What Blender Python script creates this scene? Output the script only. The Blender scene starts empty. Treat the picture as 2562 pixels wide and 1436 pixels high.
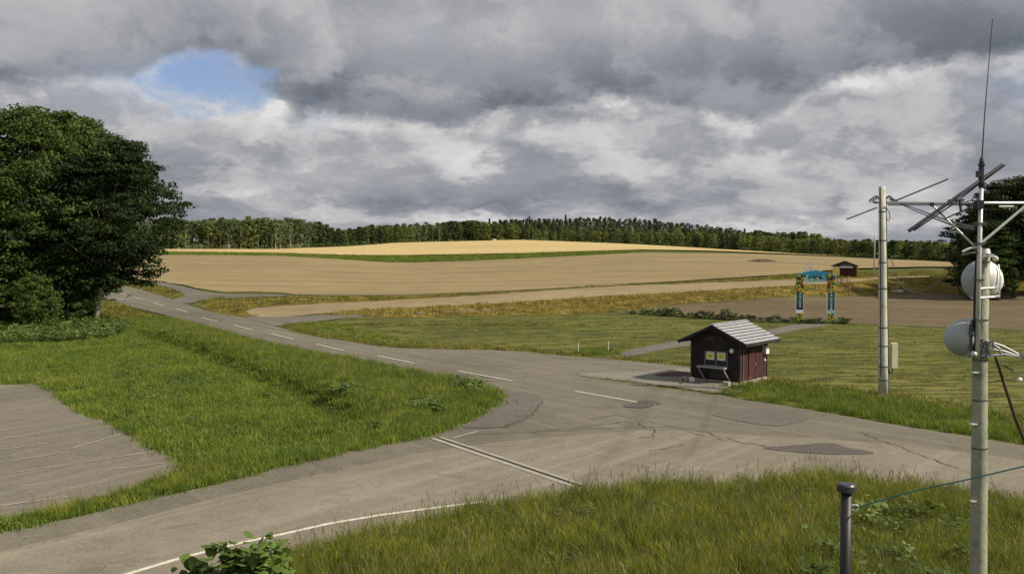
import bpy, math, random
import numpy as np
from mathutils import Vector, Matrix, noise as mnoise
from mathutils.geometry import delaunay_2d_cdt

random.seed(7)
rng = np.random.default_rng(7)
SC = bpy.context.scene
COL = SC.collection
PI = math.pi

# ------------------------------------------------------------------ camera
CAM_H = 8.0
F = 2500.0                       # focal length in photo pixels (photo 2562 x 1436)
PITCH = math.atan(113.0 / F)
cd = bpy.data.cameras.new('camera')
cam = bpy.data.objects.new('camera', cd)
COL.objects.link(cam)
cam.location = (0, 0, CAM_H)
cam.rotation_euler = (PI / 2 - PITCH, 0, 0)
cd.sensor_width = 36.0
cd.lens = 36.0 * F / 2562.0
cd.clip_start = 0.1
cd.clip_end = 20000
SC.camera = cam

SC.view_settings.view_transform = 'Standard'
SC.view_settings.look = 'None'
SC.view_settings.gamma = 1.0
SC.view_settings.use_curve_mapping = False
SC.view_settings.exposure = 0.45

# ------------------------------------------------------------------ light
SUN_EL = math.radians(40)
SUN_DIR = Vector((0.93, -0.30, 0)).normalized() * math.cos(SUN_EL) + Vector((0, 0, math.sin(SUN_EL)))
sd = bpy.data.lights.new('sun', 'SUN')
sd.energy = 3.9
sd.angle = math.radians(1.5)
sd.color = (1.0, 0.90, 0.72)
sun = bpy.data.objects.new('sun', sd)
COL.objects.link(sun)
sun.rotation_euler = SUN_DIR.to_track_quat('Z', 'Y').to_euler()
sun.location = (50, -20, 60)


# ------------------------------------------------------------------ node helper
class NT:
    def __init__(s, tree):
        s.t = tree
        s.n = tree.nodes
        s.l = tree.links

    def node(s, typ, ins=None, **attrs):
        nd = s.n.new(typ)
        for k, v in attrs.items():
            setattr(nd, k, v)
        if ins:
            for k, v in ins.items():
                s.put(nd.inputs[k], v)
        return nd

    def put(s, sock, v):
        if isinstance(v, bpy.types.NodeSocket):
            s.l.new(v, sock)
        else:
            sock.default_value = v

    def m(s, op, a, b=None, c=None, clamp=False):
        nd = s.n.new('ShaderNodeMath')
        nd.operation = op
        nd.use_clamp = clamp
        s.put(nd.inputs[0], a)
        if b is not None:
            s.put(nd.inputs[1], b)
        if c is not None:
            s.put(nd.inputs[2], c)
        return nd.outputs[0]

    def xyz(s, v):
        return s.node('ShaderNodeSeparateXYZ', {0: v}).outputs

    def comb(s, x, y, z):
        return s.node('ShaderNodeCombineXYZ', {0: x, 1: y, 2: z}).outputs[0]

    def noise(s, vec, scale, detail=4, rough=0.55, dist=0.0):
        nd = s.node('ShaderNodeTexNoise', {'Vector': vec, 'Scale': scale, 'Detail': detail,
                                           'Roughness': rough, 'Distortion': dist})
        return nd.outputs['Fac']

    def ramp(s, fac, stops):
        nd = s.n.new('ShaderNodeValToRGB')
        s.put(nd.inputs[0], fac)
        el = nd.color_ramp.elements
        while len(el) < len(stops):
            el.new(0.5)
        for e, (p, c) in zip(el, stops):
            e.position = p
            e.color = (*c, 1) if len(c) == 3 else c
        return nd.outputs[0]

    def mix(s, fac, a, b, mode='MIX'):
        nd = s.n.new('ShaderNodeMix')
        nd.data_type = 'RGBA'
        nd.blend_type = mode
        s.put(nd.inputs[0], fac)
        for sock, v in ((nd.inputs[6], a), (nd.inputs[7], b)):
            if not isinstance(v, bpy.types.NodeSocket) and len(v) == 3:
                v = (*v, 1)
            s.put(sock, v)
        return nd.outputs[2]

    def rng_lin(s, v, a, b):
        nd = s.node('ShaderNodeMapRange', {0: v, 1: a, 2: b, 3: 0.0, 4: 1.0})
        nd.clamp = True
        return nd.outputs[0]

    def rng(s, v, a, b, c=0.0, d=1.0):
        nd = s.node('ShaderNodeMapRange', {0: v, 1: a, 2: b, 3: c, 4: d})
        nd.clamp = True
        nd.interpolation_type = 'SMOOTHSTEP'
        return nd.outputs[0]


# ------------------------------------------------------------------ world
def build_world():
    w = bpy.data.worlds.new('World')
    SC.world = w
    w.use_nodes = True
    t = NT(w.node_tree)
    t.n.clear()
    out = t.n.new('ShaderNodeOutputWorld')
    tc = t.n.new('ShaderNodeTexCoord')
    d = tc.outputs['Generated']
    x, y, z = t.xyz(d)
    sky = t.n.new('ShaderNodeTexSky')
    sky.sky_type = 'NISHITA'
    sky.sun_disc = False
    sky.sun_elevation = SUN_EL
    sky.sun_rotation = math.atan2(SUN_DIR.x, SUN_DIR.y)
    bg1 = t.node('ShaderNodeBackground', {'Color': t.mix(1.0, sky.outputs[0], (1.0, 1.0, 1.22), 'MULTIPLY'), 'Strength': 0.068})
    zc = t.m('MAXIMUM', z, 0.0)
    iy = t.m('DIVIDE', 1.0, t.m('MAXIMUM', y, 0.25))
    A = t.m('MULTIPLY', x, iy)
    B = t.m('MULTIPLY', zc, iy)
    # cloud space: bearing vector, with height stretched towards the horizon so far clouds lie flatter
    hz = t.m('MULTIPLY', t.m('LOGARITHM', t.m('ADD', zc, 0.11), 2.718), 0.42)
    p0 = t.comb(x, y, hz)
    wn = t.node('ShaderNodeTexNoise', {'Vector': p0, 'Scale': 14.0, 'Detail': 4, 'Roughness': 0.65})
    warp = t.node('ShaderNodeVectorMath', {0: wn.outputs['Color'], 1: (0.5, 0.5, 0.5)}, operation='SUBTRACT').outputs[0]
    warp = t.node('ShaderNodeVectorMath', {0: warp, 'Scale': 0.13}, operation='SCALE').outputs[0]
    q1 = t.node('ShaderNodeVectorMath', {0: p0, 1: warp}, operation='ADD').outputs[0]

    def dens(q):
        vo = t.node('ShaderNodeTexVoronoi', {'Vector': q, 'Scale': 6.0, 'Detail': 1.0, 'Roughness': 0.45, 'Lacunarity': 2.3}, feature='F1')
        v_ = t.m('SUBTRACT', 1.0, vo.outputs['Distance'])
        return t.m('ADD', t.m('MULTIPLY', v_, 0.5), t.m('MULTIPLY', t.noise(q, 3.6, 6, 0.55), 1.0))
    q2 = t.node('ShaderNodeVectorMath', {0: q1, 1: (0.028, -0.01, 0.042)}, operation='ADD').outputs[0]
    relief = t.m('SUBTRACT', dens(q1), dens(q2))
    big = t.noise(p0, 2.4, 3, 0.5)
    fine = t.noise(q1, 16, 5, 0.6, 0.0)
    wob = t.m('MULTIPLY', t.m('SUBTRACT', t.noise(p0, 8, 5, 0.62), 0.5), 0.13)
    wob2 = t.m('MULTIPLY', t.m('SUBTRACT', t.noise(q1, 9, 5, 0.62), 0.5), 0.08)
    Aw = t.m('ADD', A, wob)
    Bw = t.m('ADD', B, wob2)

    def blob(px, py, rx, ry, amp, hard=False):
        a = t.m('DIVIDE', t.m('SUBTRACT', Aw, (px - 1281) / F), rx / F)
        b = t.m('DIVIDE', t.m('SUBTRACT', Bw, (605 - py) / F), ry / F)
        r2 = t.m('ADD', t.m('MULTIPLY', a, a), t.m('MULTIPLY', b, b))
        if hard:
            return t.m('MULTIPLY', t.rng(t.m('ADD', r2, t.m('MULTIPLY', t.m('SUBTRACT', fine, 0.5), 3.2)), 2.0, 0.1), amp)
        return t.m('MULTIPLY', t.m('EXPONENT', t.m('MULTIPLY', r2, -1.0)), amp)
    soft = t.m('DIVIDE', relief, t.m('ADD', 0.16, t.m('ABSOLUTE', relief)))
    # the near cloud deck ends in a ragged lower edge; farther clouds lie beyond and below it
    edge = [(0, 225), (330, 205), (480, 130), (610, 150), (760, 275), (1000, 310), (1160, 332), (1260, 285), (1400, 262), (1520, 232), (1640, 262), (1860, 285),
            (2000, 240), (2140, 190), (2330, 165), (2562, 120)]
    er = t.ramp(t.rng_lin(A, -0.5124, 0.5124), [(px / 2562.0, ((605 - py) / F * 4,) * 3) for px, py in edge])
    B0 = t.m('MULTIPLY', t.xyz(er)[0], 0.25)
    dB = t.m('SUBTRACT', t.m('ADD', B, t.m('MULTIPLY', wob2, 0.8)), B0)
    deck = t.rng(dB, -0.010, 0.010)
    under = t.m('SUBTRACT', 1.0, deck)
    shade_ = t.m('MULTIPLY', deck, t.m('EXPONENT', t.m('MULTIPLY', t.m('MAXIMUM', dB, 0.0), -28.0)))
    rim = t.m('MULTIPLY', under, t.m('EXPONENT', t.m('MULTIPLY', t.m('MAXIMUM', t.m('MULTIPLY', dB, -1.0), 0.0), -45.0)))
    rk = t.m('SUBTRACT', 0.44, t.m('MULTIPLY', deck, 0.20))
    br = t.m('ADD', t.m('MULTIPLY', soft, rk), t.m('MULTIPLY', t.m('SUBTRACT', big, 0.5), 0.30))
    br = t.m('ADD', br, t.m('MULTIPLY', t.m('SUBTRACT', fine, 0.5), 0.20))
    br = t.m('ADD', br, t.m('MULTIPLY', shade_, -0.40))
    br = t.m('ADD', br, t.m('MULTIPLY', rim, 0.11))
    for bl in [(850, 225, 110, 40, -0.26), (1130, 280, 170, 45, -0.22), (1900, 170, 400, 60, -0.06), (2400, 60, 340, 90, -0.16),
               (180, 190, 300, 50, -0.04), (720, 290, 50, 20, -0.20), (1430, 300, 70, 20, -0.26),
               (1550, 70, 320, 60, 0.12), (980, 80, 240, 50, 0.10), (1150, 20, 200, 40, -0.04),
               (860, 430, 150, 40, 0.26), (1510, 262, 60, 24, 0.34), (2110, 225, 130, 22, 0.24), (650, 250, 45, 45, 0.32),
               (1850, 345, 420, 50, 0.08), (420, 330, 300, 60, 0.04),
               (620, 510, 160, 18, 0.14), (1300, 548, 700, 12, 0.12), (2050, 560, 500, 18, 0.08),
               (1200, 505, 420, 18, -0.12), (1800, 480, 420, 26, -0.14), (560, 440, 160, 30, -0.08)]:
        br = t.m('ADD', br, blob(*bl))
    v = t.m('ADD', br, 0.61)
    cl = t.ramp(v, [(0.0, (0.085, 0.098, 0.118)), (0.22, (0.145, 0.157, 0.18)), (0.5, (0.255, 0.262, 0.285)),
                    (0.75, (0.375, 0.372, 0.378)), (1.0, (0.56, 0.55, 0.54))])
    bg2 = t.node('ShaderNodeBackground', {'Color': cl, 'Strength': 1.0})
    hole = t.m('ADD', blob(505, 205, 115, 66, 0.85, True), blob(380, 220, 190, 60, 0.35))
    hole = t.m('ADD', hole, blob(2500, 230, 90, 60, 0.30))
    hole = t.m('ADD', hole, blob(780, 300, 90, 30, 0.25))
    gaps = t.rng(t.noise(q1, 3.0, 4, 0.55), 0.62, 0.74)
    fac = t.m('SUBTRACT', 1.0, t.m('ADD', t.m('MULTIPLY', hole, 0.95), t.m('MULTIPLY', gaps, 0.35), clamp=True), clamp=True)
    ms = t.n.new('ShaderNodeMixShader')
    t.l.new(fac, ms.inputs[0])
    t.l.new(bg1.outputs[0], ms.inputs[1])
    t.l.new(bg2.outputs[0], ms.inputs[2])
    t.l.new(ms.outputs[0], out.inputs[0])
    w.cycles.sampling_method = 'MANUAL'
    w.cycles.sample_map_resolution = 512


build_world()

# ------------------------------------------------------------------ terrain
CS, SN = math.cos(PITCH), math.sin(PITCH)
Hcols = np.array([-1200, 0, 400, 700, 1000, 1300, 1600, 1800, 2000, 2200, 2400, 3600], float)


def zc_(off, r, ):
    return CAM_H - off / F * r


_r2 = 335.0
_c = {  # bearing: (off at r=300), (off at 335), (treeline off, treeline r)
    -1200: (38, 32, 19, 480), 0: (38, 32, 19, 480), 400: (36, 29, 19, 480), 700: (39, 31, 20, 480), 1000: (55, 36, 4, 590),
    1300: (45, 31, -3, 640), 1600: (30, 23, 8, 560), 1800: (31, 25, 20, 500), 2000: (36, 33, 31, 450),
    2200: (45, 43, 40, 420), 2400: (52, 51, 50, 400), 3600: (52, 51, 50, 400)}
C1 = np.array([zc_(_c[int(p)][0], 300) for p in Hcols])
C2 = np.array([zc_(_c[int(p)][1], _r2) for p in Hcols])
C3 = np.array([zc_(_c[int(p)][2], _c[int(p)][3]) for p in Hcols])
CR = np.array([_c[int(p)][3] for p in Hcols], float)
Ecol = np.array([-1200, 600, 1000, 1300, 1700, 2000, 2200, 2400, 3600], float)
Etoe = np.array([120, 118, 112, 108, 118, 138, 154, 171, 171], float)
Etop = np.array([130, 128, 120, 116, 136.5, 150, 174, 188, 188], float)
Eh = np.array([0, 0, 0.15, 0.4, 0.9, 1.5, 1.6, 1.6, 1.6], float)


def flat(px, py, z=0.0):
    v = 718 - py
    dx, dy, dz = (px - 1281), F * CS + v * SN, -F * SN + v * CS
    s = (z - CAM_H) / dz
    return np.array([dx * s, dy * s])


DITCH = np.array([flat(*p) for p in [(380, 838), (480, 868), (600, 915), (760, 978), (850, 1024), (885, 1046)]])


def seg_dist(P, poly):
    best = np.full(len(P), 1e9)
    for a, b in zip(poly[:-1], poly[1:]):
        ab = b - a
        t_ = np.clip(((P - a) @ ab) / (ab @ ab), 0, 1)
        dd = np.linalg.norm(P - (a + t_[:, None] * ab), axis=1)
        best = np.minimum(best, dd)
    return best


def smooth(t_):
    t_ = np.clip(t_, 0, 1)
    return t_ * t_ * (3 - 2 * t_)


def H(xy):
    xy = np.atleast_2d(np.asarray(xy, float))[:, :2]
    x, y = xy[:, 0], xy[:, 1]
    r = np.hypot(x, y)
    tn = np.where(y > 1, x / np.maximum(y, 1), np.sign(x) * 0.95)
    px = np.clip(1281 + F * tn, -1200, 3600)
    toe, top, eh = (np.interp(px, Ecol, a) for a in (Etoe, Etop, Eh))
    z1, z2, z3, r3 = (np.interp(px, Hcols, a) for a in (C1, C2, C3, CR))
    z = eh * smooth((r - toe) / (top - toe))
    t1 = np.clip((r - top) / (300 - top), 0, 1)
    z = np.where(r > top, eh + (z1 - eh) * (0.75 * t1 + 0.25 * t1 * t1), z)
    z = np.where(r > 300, z1 + (z2 - z1) * (r - 300) / (_r2 - 300), z)
    z = np.where(r > _r2, z2 + (z3 - z2) * (r - _r2) / (r3 - _r2), z)
    z = np.where(r > r3, z3, z)
    hill = np.exp(-((px - 1530) / 330) ** 2) * smooth((r - 640) / 330) * 14 + np.exp(-((px - 1150) / 170) ** 2) * smooth((r - 650) / 200) * 3.0
    z = z + hill
    dd = seg_dist(xy, DITCH)
    z = z - 0.85 * np.exp(-(dd / 1.25) ** 2) + 0.12 * np.exp(-((dd - 2.6) / 1.0) ** 2)
    return z


def G(px, py, z=None):
    """ground point seen at a photo pixel"""
    v = 718 - py
    dr = np.array([px - 1281, F * CS + v * SN, -F * SN + v * CS], float)
    dr /= math.hypot(dr[0], dr[1])
    ts = np.geomspace(8, 1500, 500)
    P = np.stack([dr[0] * ts, dr[1] * ts], 1)
    g = H(P) - (CAM_H + dr[2] * ts)
    i = int(np.argmax(g > 0)) if (g > 0).any() else len(ts) - 1
    if i == 0:
        i = 1
    a, b = ts[i - 1], ts[i]
    for _ in range(18):
        m_ = 0.5 * (a + b)
        if H([[dr[0] * m_, dr[1] * m_]])[0] > CAM_H + dr[2] * m_:
            b = m_
        else:
            a = m_
    m_ = 0.5 * (a + b)
    x, y = dr[0] * m_, dr[1] * m_
    return Vector((x, y, float(H([[x, y]])[0])))


def at(px, py, depth):
    """point at a given forward distance on the sight line of a pixel"""
    v = 718 - py
    dr = Vector((px - 1281, F * CS + v * SN, -F * SN + v * CS))
    return Vector((0, 0, CAM_H)) + dr * (depth / dr.y)


# ------------------------------------------------------------------ objects helpers
def tag(o, label=None, cat=None, group=None, kind=None):
    if label:
        o['label'] = label
    if cat:
        o['category'] = cat
    if group:
        o['group'] = group
    if kind:
        o['kind'] = kind
    return o


def empty(name, loc, rz=0, **k):
    o = bpy.data.objects.new(name, None)
    o.empty_display_size = 0.2
    COL.objects.link(o)
    o.location = loc
    o.rotation_euler = (0, 0, rz)
    return tag(o, **k)


def mesh_np(name, V, Fc, mat=None, smooth_=False):
    V = np.asarray(V, np.float32)
    Fc = np.asarray(Fc, np.int32)
    me = bpy.data.meshes.new(name)
    me.vertices.add(len(V))
    me.vertices.foreach_set('co', V.ravel())
    n, kk = Fc.shape
    me.loops.add(n * kk)
    me.loops.foreach_set('vertex_index', Fc.ravel())
    me.polygons.add(n)
    me.polygons.foreach_set('loop_start', np.arange(0, n * kk, kk, dtype=np.int32))
    me.polygons.foreach_set('loop_total', np.full(n, kk, np.int32))
    if smooth_:
        me.polygons.foreach_set('use_smooth', np.ones(n, bool))
    me.update(calc_edges=True)
    if mat:
        me.materials.append(mat)
    return me


def obj(name, me, parent=None, loc=None):
    o = bpy.data.objects.new(name, me)
    COL.objects.link(o)
    if parent:
        o.parent = parent
    if loc is not None:
        o.location = loc
    return o


class MB:
    def __init__(s, off=(0, 0, 0)):
        s.v, s.f = [], []
        s.off = Vector(off)

    def add(s, vs, fs):
        b = len(s.v)
        s.v += [tuple(Vector(v) - s.off) for v in vs]
        s.f += [tuple(i + b for i in f) for f in fs]
        return s

    def box(s, c, size, M=None):
        c = Vector(c)
        hx, hy, hz = size[0] / 2, size[1] / 2, size[2] / 2
        vs = [Vector((sx * hx, sy * hy, sz * hz)) for sz in (-1, 1) for sx, sy in ((-1, -1), (1, -1), (1, 1), (-1, 1))]
        if M is not None:
            vs = [M @ v for v in vs]
        return s.add([c + v for v in vs], [(3, 2, 1, 0), (4, 5, 6, 7), (0, 1, 5, 4), (1, 2, 6, 5), (2, 3, 7, 6), (3, 0, 4, 7)])

    def tube(s, pts, rad, n=8, caps=True):
        pts = [Vector(p) for p in pts]
        if not hasattr(rad, '__len__'):
            rad = [rad] * len(pts)
        vs, fs = [], []
        span = (pts[-1] - pts[0])
        ref = Vector((0, 1, 0)) if abs(span.z) > 0.8 * span.length else Vector((0, 0, 1))
        for i, p in enumerate(pts):
            d = (pts[min(i + 1, len(pts) - 1)] - pts[max(i - 1, 0)]).normalized()
            a = d.cross(ref)
            if a.length < 1e-3:
                a = d.cross(Vector((1, 0, 0)))
            a.normalize()
            b = d.cross(a)
            for k in range(n):
                an = 2 * PI * k / n
                vs.append(p + (a * math.cos(an) + b * math.sin(an)) * rad[i])
        for i in range(len(pts) - 1):
            for k in range(n):
                k2 = (k + 1) % n
                fs.append((i * n + k, (i + 1) * n + k, (i + 1) * n + k2, i * n + k2))
        if caps:
            fs.append(tuple(range(n)))
            fs.append(tuple((len(pts) - 1) * n + n - 1 - k for k in range(n)))
        return s.add(vs, fs)

    def lathe(s, c, axis, prof, n=24):
        """prof: list of (t along axis, radius)"""
        c, ax = Vector(c), Vector(axis).normalized()
        a = ax.cross(Vector((0, 0, 1)))
        if a.length < 1e-3:
            a = Vector((1, 0, 0))
        a.normalize()
        b = ax.cross(a)
        vs, fs = [], []
        for (t_, r_) in prof:
            for k in range(n):
                an = 2 * PI * k / n
                vs.append(c + ax * t_ + (a * math.cos(an) + b * math.sin(an)) * r_)
        for i in range(len(prof) - 1):
            for k in range(n):
                k2 = (k + 1) % n
                fs.append((i * n + k, (i + 1) * n + k, (i + 1) * n + k2, i * n + k2))
        return s.add(vs, fs)

    def prism(s, pts2, y0, y1):
        """outline in x-z, extruded along y"""
        n = len(pts2)
        vs = [(p[0], y0, p[1]) for p in pts2] + [(p[0], y1, p[1]) for p in pts2]
        fs = [tuple(range(n)), tuple(range(2 * n - 1, n - 1, -1))]
        for i in range(n):
            j = (i + 1) % n
            fs.append((i, i + n, j + n, j))
        return s.add(vs, fs)

    def build(s, name, mat, parent=None, loc=None, sm=False):
        me = bpy.data.meshes.new(name)
        me.from_pydata(s.v, [], s.f)
        me.materials.append(mat)
        if sm:
            me.polygons.foreach_set('use_smooth', np.ones(len(me.polygons), bool))
        me.update()
        o = obj(name, me, parent, loc)
        return o


def copy_tree(o, parent=None):
    c = o.copy()
    COL.objects.link(c)
    if parent:
        c.parent = parent
    for ch in list(o.children):
        copy_tree(ch, c)
    return c


# ------------------------------------------------------------------ materials
MATS = {}


def base_mat(name):
    m_ = bpy.data.materials.new(name)
    m_.use_nodes = True
    t = NT(m_.node_tree)
    p = t.n['Principled BSDF']
    return m_, t, p


def plain(name, col, rough=0.6, metal=0.0, var=0.12, vscale=3.0, bump=0.0, grime=None):
    m_, t, p = base_mat(name)
    tc = t.n.new('ShaderNodeTexCoord')
    n = t.noise(tc.outputs['Object'], vscale, 6, 0.6)
    n2 = t.noise(tc.outputs['Object'], vscale * 9, 4, 0.6)
    f = t.m('ADD', t.m('MULTIPLY', n, 0.7), t.m('MULTIPLY', n2, 0.3))
    lo = tuple(c * (1 - var * 2.2) for c in col)
    hi = tuple(min(1, c * (1 + var * 1.6)) for c in col)
    c = t.ramp(f, [(0.3, lo), (0.5, col), (0.7, hi)])
    if grime:
        g = t.rng(t.noise(tc.outputs['Object'], vscale * 1.7, 8, 0.7), 0.52, 0.68)
        c = t.mix(t.m('MULTIPLY', g, 0.7), c, grime)
    t.put(p.inputs['Base Color'], c)
    p.inputs['Roughness'].default_value = rough
    p.inputs['Metallic'].default_value = metal
    if bump:
        b = t.node('ShaderNodeBump', {'Height': n2, 'Strength': bump, 'Distance': 0.02})
        t.put(p.inputs['Normal'], b.outputs[0])
    MATS[name] = m_
    return m_


def wood_mat(name, col, rough=0.8):
    m_, t, p = base_mat(name)
    tc = t.n.new('ShaderNodeTexCoord')
    mp = t.node('ShaderNodeMapping', {0: tc.outputs['Object'], 'Scale': (14, 14, 1.2)})
    n = t.noise(mp.outputs[0], 2.0, 6, 0.65)
    w = t.noise(tc.outputs['Object'], 1.6, 5, 0.6)
    c = t.ramp(n, [(0.3, tuple(c * 0.45 for c in col)), (0.55, col), (0.75, tuple(c * 1.5 for c in col))])
    c = t.mix(t.rng(w, 0.5, 0.75), c, tuple(min(1, c * 1.6 + 0.02) for c in col))
    t.put(p.inputs['Base Color'], c)
    p.inputs['Roughness'].default_value = rough
    b = t.node('ShaderNodeBump', {'Height': n, 'Strength': 0.4, 'Distance': 0.01})
    t.put(p.inputs['Normal'], b.outputs[0])
    MATS[name] = m_
    return m_


def leaf_mat(name, cols, scale=1.2, trans=0.25, rough=0.55, spec=0.25):
    """cols: dark, mid, light"""
    m_, t, p = base_mat(name)
    ge = t.n.new('ShaderNodeNewGeometry')
    oi = t.n.new('ShaderNodeObjectInfo')
    n = t.noise(ge.outputs['Position'], scale, 3, 0.6)
    n2 = t.noise(ge.outputs['Position'], scale * 6, 2, 0.6)
    r = t.m('MULTIPLY', oi.outputs['Random'], 0.38)
    f = t.m('ADD', t.m('ADD', t.m('MULTIPLY', n, 0.55), t.m('MULTIPLY', n2, 0.35)), t.m('SUBTRACT', r, 0.14))
    c = t.ramp(f, [(0.28, cols[0]), (0.5, cols[1]), (0.72, cols[2])])
    t.put(p.inputs['Base Color'], c)
    p.inputs['Roughness'].default_value = rough
    p.inputs['Specular IOR Level'].default_value = spec
    tr = t.node('ShaderNodeBsdfTranslucent', {'Color': t.mix(0.4, c, (0.16, 0.2, 0.02))})
    ms = t.n.new('ShaderNodeMixShader')
    ms.inputs[0].default_value = trans
    t.l.new(p.outputs[0], ms.inputs[1])
    t.l.new(tr.outputs[0], ms.inputs[2])
    t.l.new(ms.outputs[0], t.n['Material Output'].inputs[0])
    MATS[name] = m_
    return m_


def ground_mat(name, cols, big=0.06, mid=0.7, fine=9, stretch=None, rot=0, streak=0.0, streakcol=None,
               bump=0.5, bumpd=0.05, rough=0.95, extra=None):
    m_, t, p = base_mat(name)
    ge = t.n.new('ShaderNodeNewGeometry')
    P = ge.outputs['Position']
    nb = t.noise(P, big, 5, 0.6, 0.4)
    nm = t.noise(P, mid, 6, 0.65)
    nf = t.noise(P, fine, 4, 0.7)
    f = t.m('ADD', t.m('ADD', t.m('MULTIPLY', nb, 0.4), t.m('MULTIPLY', nm, 0.35)), t.m('MULTIPLY', nf, 0.25))
    c = t.ramp(f, [(0.36, cols[0]), (0.5, cols[1]), (0.63, cols[2])])
    hgt = t.m('ADD', t.m('MULTIPLY', nm, 0.5), t.m('MULTIPLY', nf, 0.5))
    if stretch:
        mr = t.node('ShaderNodeMapping', {0: P, 'Rotation': (0, 0, -rot)})
        mp = t.node('ShaderNodeMapping', {0: mr.outputs[0], 'Scale': stretch})
        ns = t.noise(mp.outputs[0], 1.0, 6, 0.66, 0.4)
        sm = t.rng(ns, 0.47, 0.60)
        c = t.mix(t.m('MULTIPLY', sm, streak), c, streakcol)
        hgt = t.m('SUBTRACT', hgt, t.m('MULTIPLY', sm, 0.8))
    if extra:
        c = extra(t, P, c)
    t.put(p.inputs['Base Color'], c)
    p.inputs['Roughness'].default_value = rough
    p.inputs['Specular IOR Level'].default_value = 0.15
    b = t.node('ShaderNodeBump', {'Height': hgt, 'Strength': bump, 'Distance': bumpd})
    t.put(p.inputs['Normal'], b.outputs[0])
    MATS[name] = m_
    return m_


def asphalt_mat(name, cols, dirang, worn=(0.26, 0.235, 0.19), wornf=0.35, spots=True):
    m_, t, p = base_mat(name)
    ge = t.n.new('ShaderNodeNewGeometry')
    P = ge.outputs['Position']
    nb = t.noise(P, 0.13, 5, 0.6, 0.5)
    nm = t.noise(P, 1.1, 6, 0.62)
    nf = t.noise(P, 26, 3, 0.75)
    f = t.m('ADD', t.m('ADD', t.m('MULTIPLY', nb, 0.45), t.m('MULTIPLY', nm, 0.3)), t.m('MULTIPLY', nf, 0.25))
    c = t.ramp(f, [(0.34, cols[0]), (0.5, cols[1]), (0.64, cols[2])])
    mr = t.node('ShaderNodeMapping', {0: P, 'Rotation': (0, 0, -dirang)})
    mp = t.node('ShaderNodeMapping', {0: mr.outputs[0], 'Scale': (0.035, 1.1, 1)})
    ns = t.noise(mp.outputs[0], 1.0, 5, 0.6, 0.2)
    c = t.mix(t.m('MULTIPLY', t.rng(ns, 0.46, 0.68), wornf), c, worn)
    sp = t.noise(P, 7.0, 3, 0.8)
    c = t.mix(t.m('MULTIPLY', t.rng(sp, 0.52, 0.70), 0.28), c, (0.33, 0.305, 0.25))
    c = t.mix(t.m('MULTIPLY', t.rng(sp, 0.46, 0.30), 0.30), c, (0.06, 0.054, 0.045))
    # cracks
    vo = t.node('ShaderNodeTexVoronoi', {'Vector': t.node('ShaderNodeVectorMath', {0: P, 1: t.node('ShaderNodeTexNoise', {'Vector': P, 'Scale': 0.9, 'Detail': 4}).outputs['Color']}, operation='ADD').outputs[0], 'Scale': 0.22}, feature='DISTANCE_TO_EDGE')
    cr = t.rng(vo.outputs['Distance'], 0.008, 0.0)
    cr = t.m('MULTIPLY', cr, t.rng(t.noise(P, 0.16, 2), 0.52, 0.6))
    c = t.mix(t.m('MULTIPLY', cr, 0.6), c, (0.05, 0.045, 0.035))
    gr = t.rng(nf, 0.56, 0.70)
    c = t.mix(t.m('MULTIPLY', gr, 0.45), c, (0.42, 0.39, 0.33))
    st = t.rng(t.noise(P, 0.55, 7, 0.7, 0.6), 0.54, 0.66)
    c = t.mix(t.m('MULTIPLY', st, 0.30), c, (0.075, 0.068, 0.056))
    gd = t.rng(nf, 0.44, 0.30)
    c = t.mix(t.m('MULTIPLY', gd, 0.45), c, (0.05, 0.045, 0.038))
    t.put(p.inputs['Base Color'], c)
    p.inputs['Roughness'].default_value = 0.93
    p.inputs['Specular IOR Level'].default_value = 0.2
    b = t.node('ShaderNodeBump', {'Height': nf, 'Strength': 0.5, 'Distance': 0.01})
    t.put(p.inputs['Normal'], b.outputs[0])
    MATS[name] = m_
    return m_


ROADANG = math.atan2(*(flat(623, 826) - flat(1500, 995))[::-1])
NEARANG = math.atan2(*(flat(900, 1170) - flat(0, 1385))[::-1])
M = MATS
ground_mat('meadow', [(0.035, 0.05, 0.014), (0.075, 0.095, 0.022), (0.13, 0.13, 0.035)], mid=0.9, fine=7, bump=0.9, bumpd=0.12)
ground_mat('soil_bank', [(0.1150, 0.0935, 0.0252), (0.2300, 0.1760, 0.0432), (0.3680, 0.2750, 0.0675)], mid=0.5, fine=5, bump=1.0, bumpd=0.25,
           stretch=(0.10, 0.5, 1), streak=0.6, streakcol=(0.05, 0.05, 0.018))
ground_mat('mown', [(0.0691, 0.0824, 0.0196), (0.1220, 0.1302, 0.0303), (0.2033, 0.1866, 0.0536)], mid=0.5, fine=6, bump=0.8, bumpd=0.07,
           stretch=(0.22, 1.6, 1), rot=0.10, streak=0.95, streakcol=(0.040, 0.052, 0.014))
ground_mat('field_mat', [(0.2064, 0.1595, 0.0794), (0.2662, 0.2068, 0.1043), (0.3151, 0.2475, 0.1290)], big=0.018, mid=0.25, fine=2.5,
           stretch=(0.006, 0.22, 1), rot=-0.05, streak=0.8, streakcol=(0.205, 0.16, 0.095), bump=0.4, bumpd=0.08)
ground_mat('far_field_mat', [(0.4260, 0.3249, 0.1505), (0.4992, 0.3845, 0.1807), (0.5591, 0.4375, 0.2108)], big=0.012, mid=0.2, fine=2,
           stretch=(0.006, 0.15, 1), rot=0.05, streak=0.3, streakcol=(0.37, 0.275, 0.13), bump=0.3, bumpd=0.08)
ground_mat('plough_mat', [(0.0997, 0.0757, 0.0446), (0.1425, 0.1086, 0.0652), (0.1900, 0.1503, 0.0884)], big=0.05, mid=0.6, fine=4,
           stretch=(0.05, 0.9, 1), rot=0.05, streak=0.5, streakcol=(0.09, 0.075, 0.04), bump=0.9, bumpd=0.1)
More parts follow.
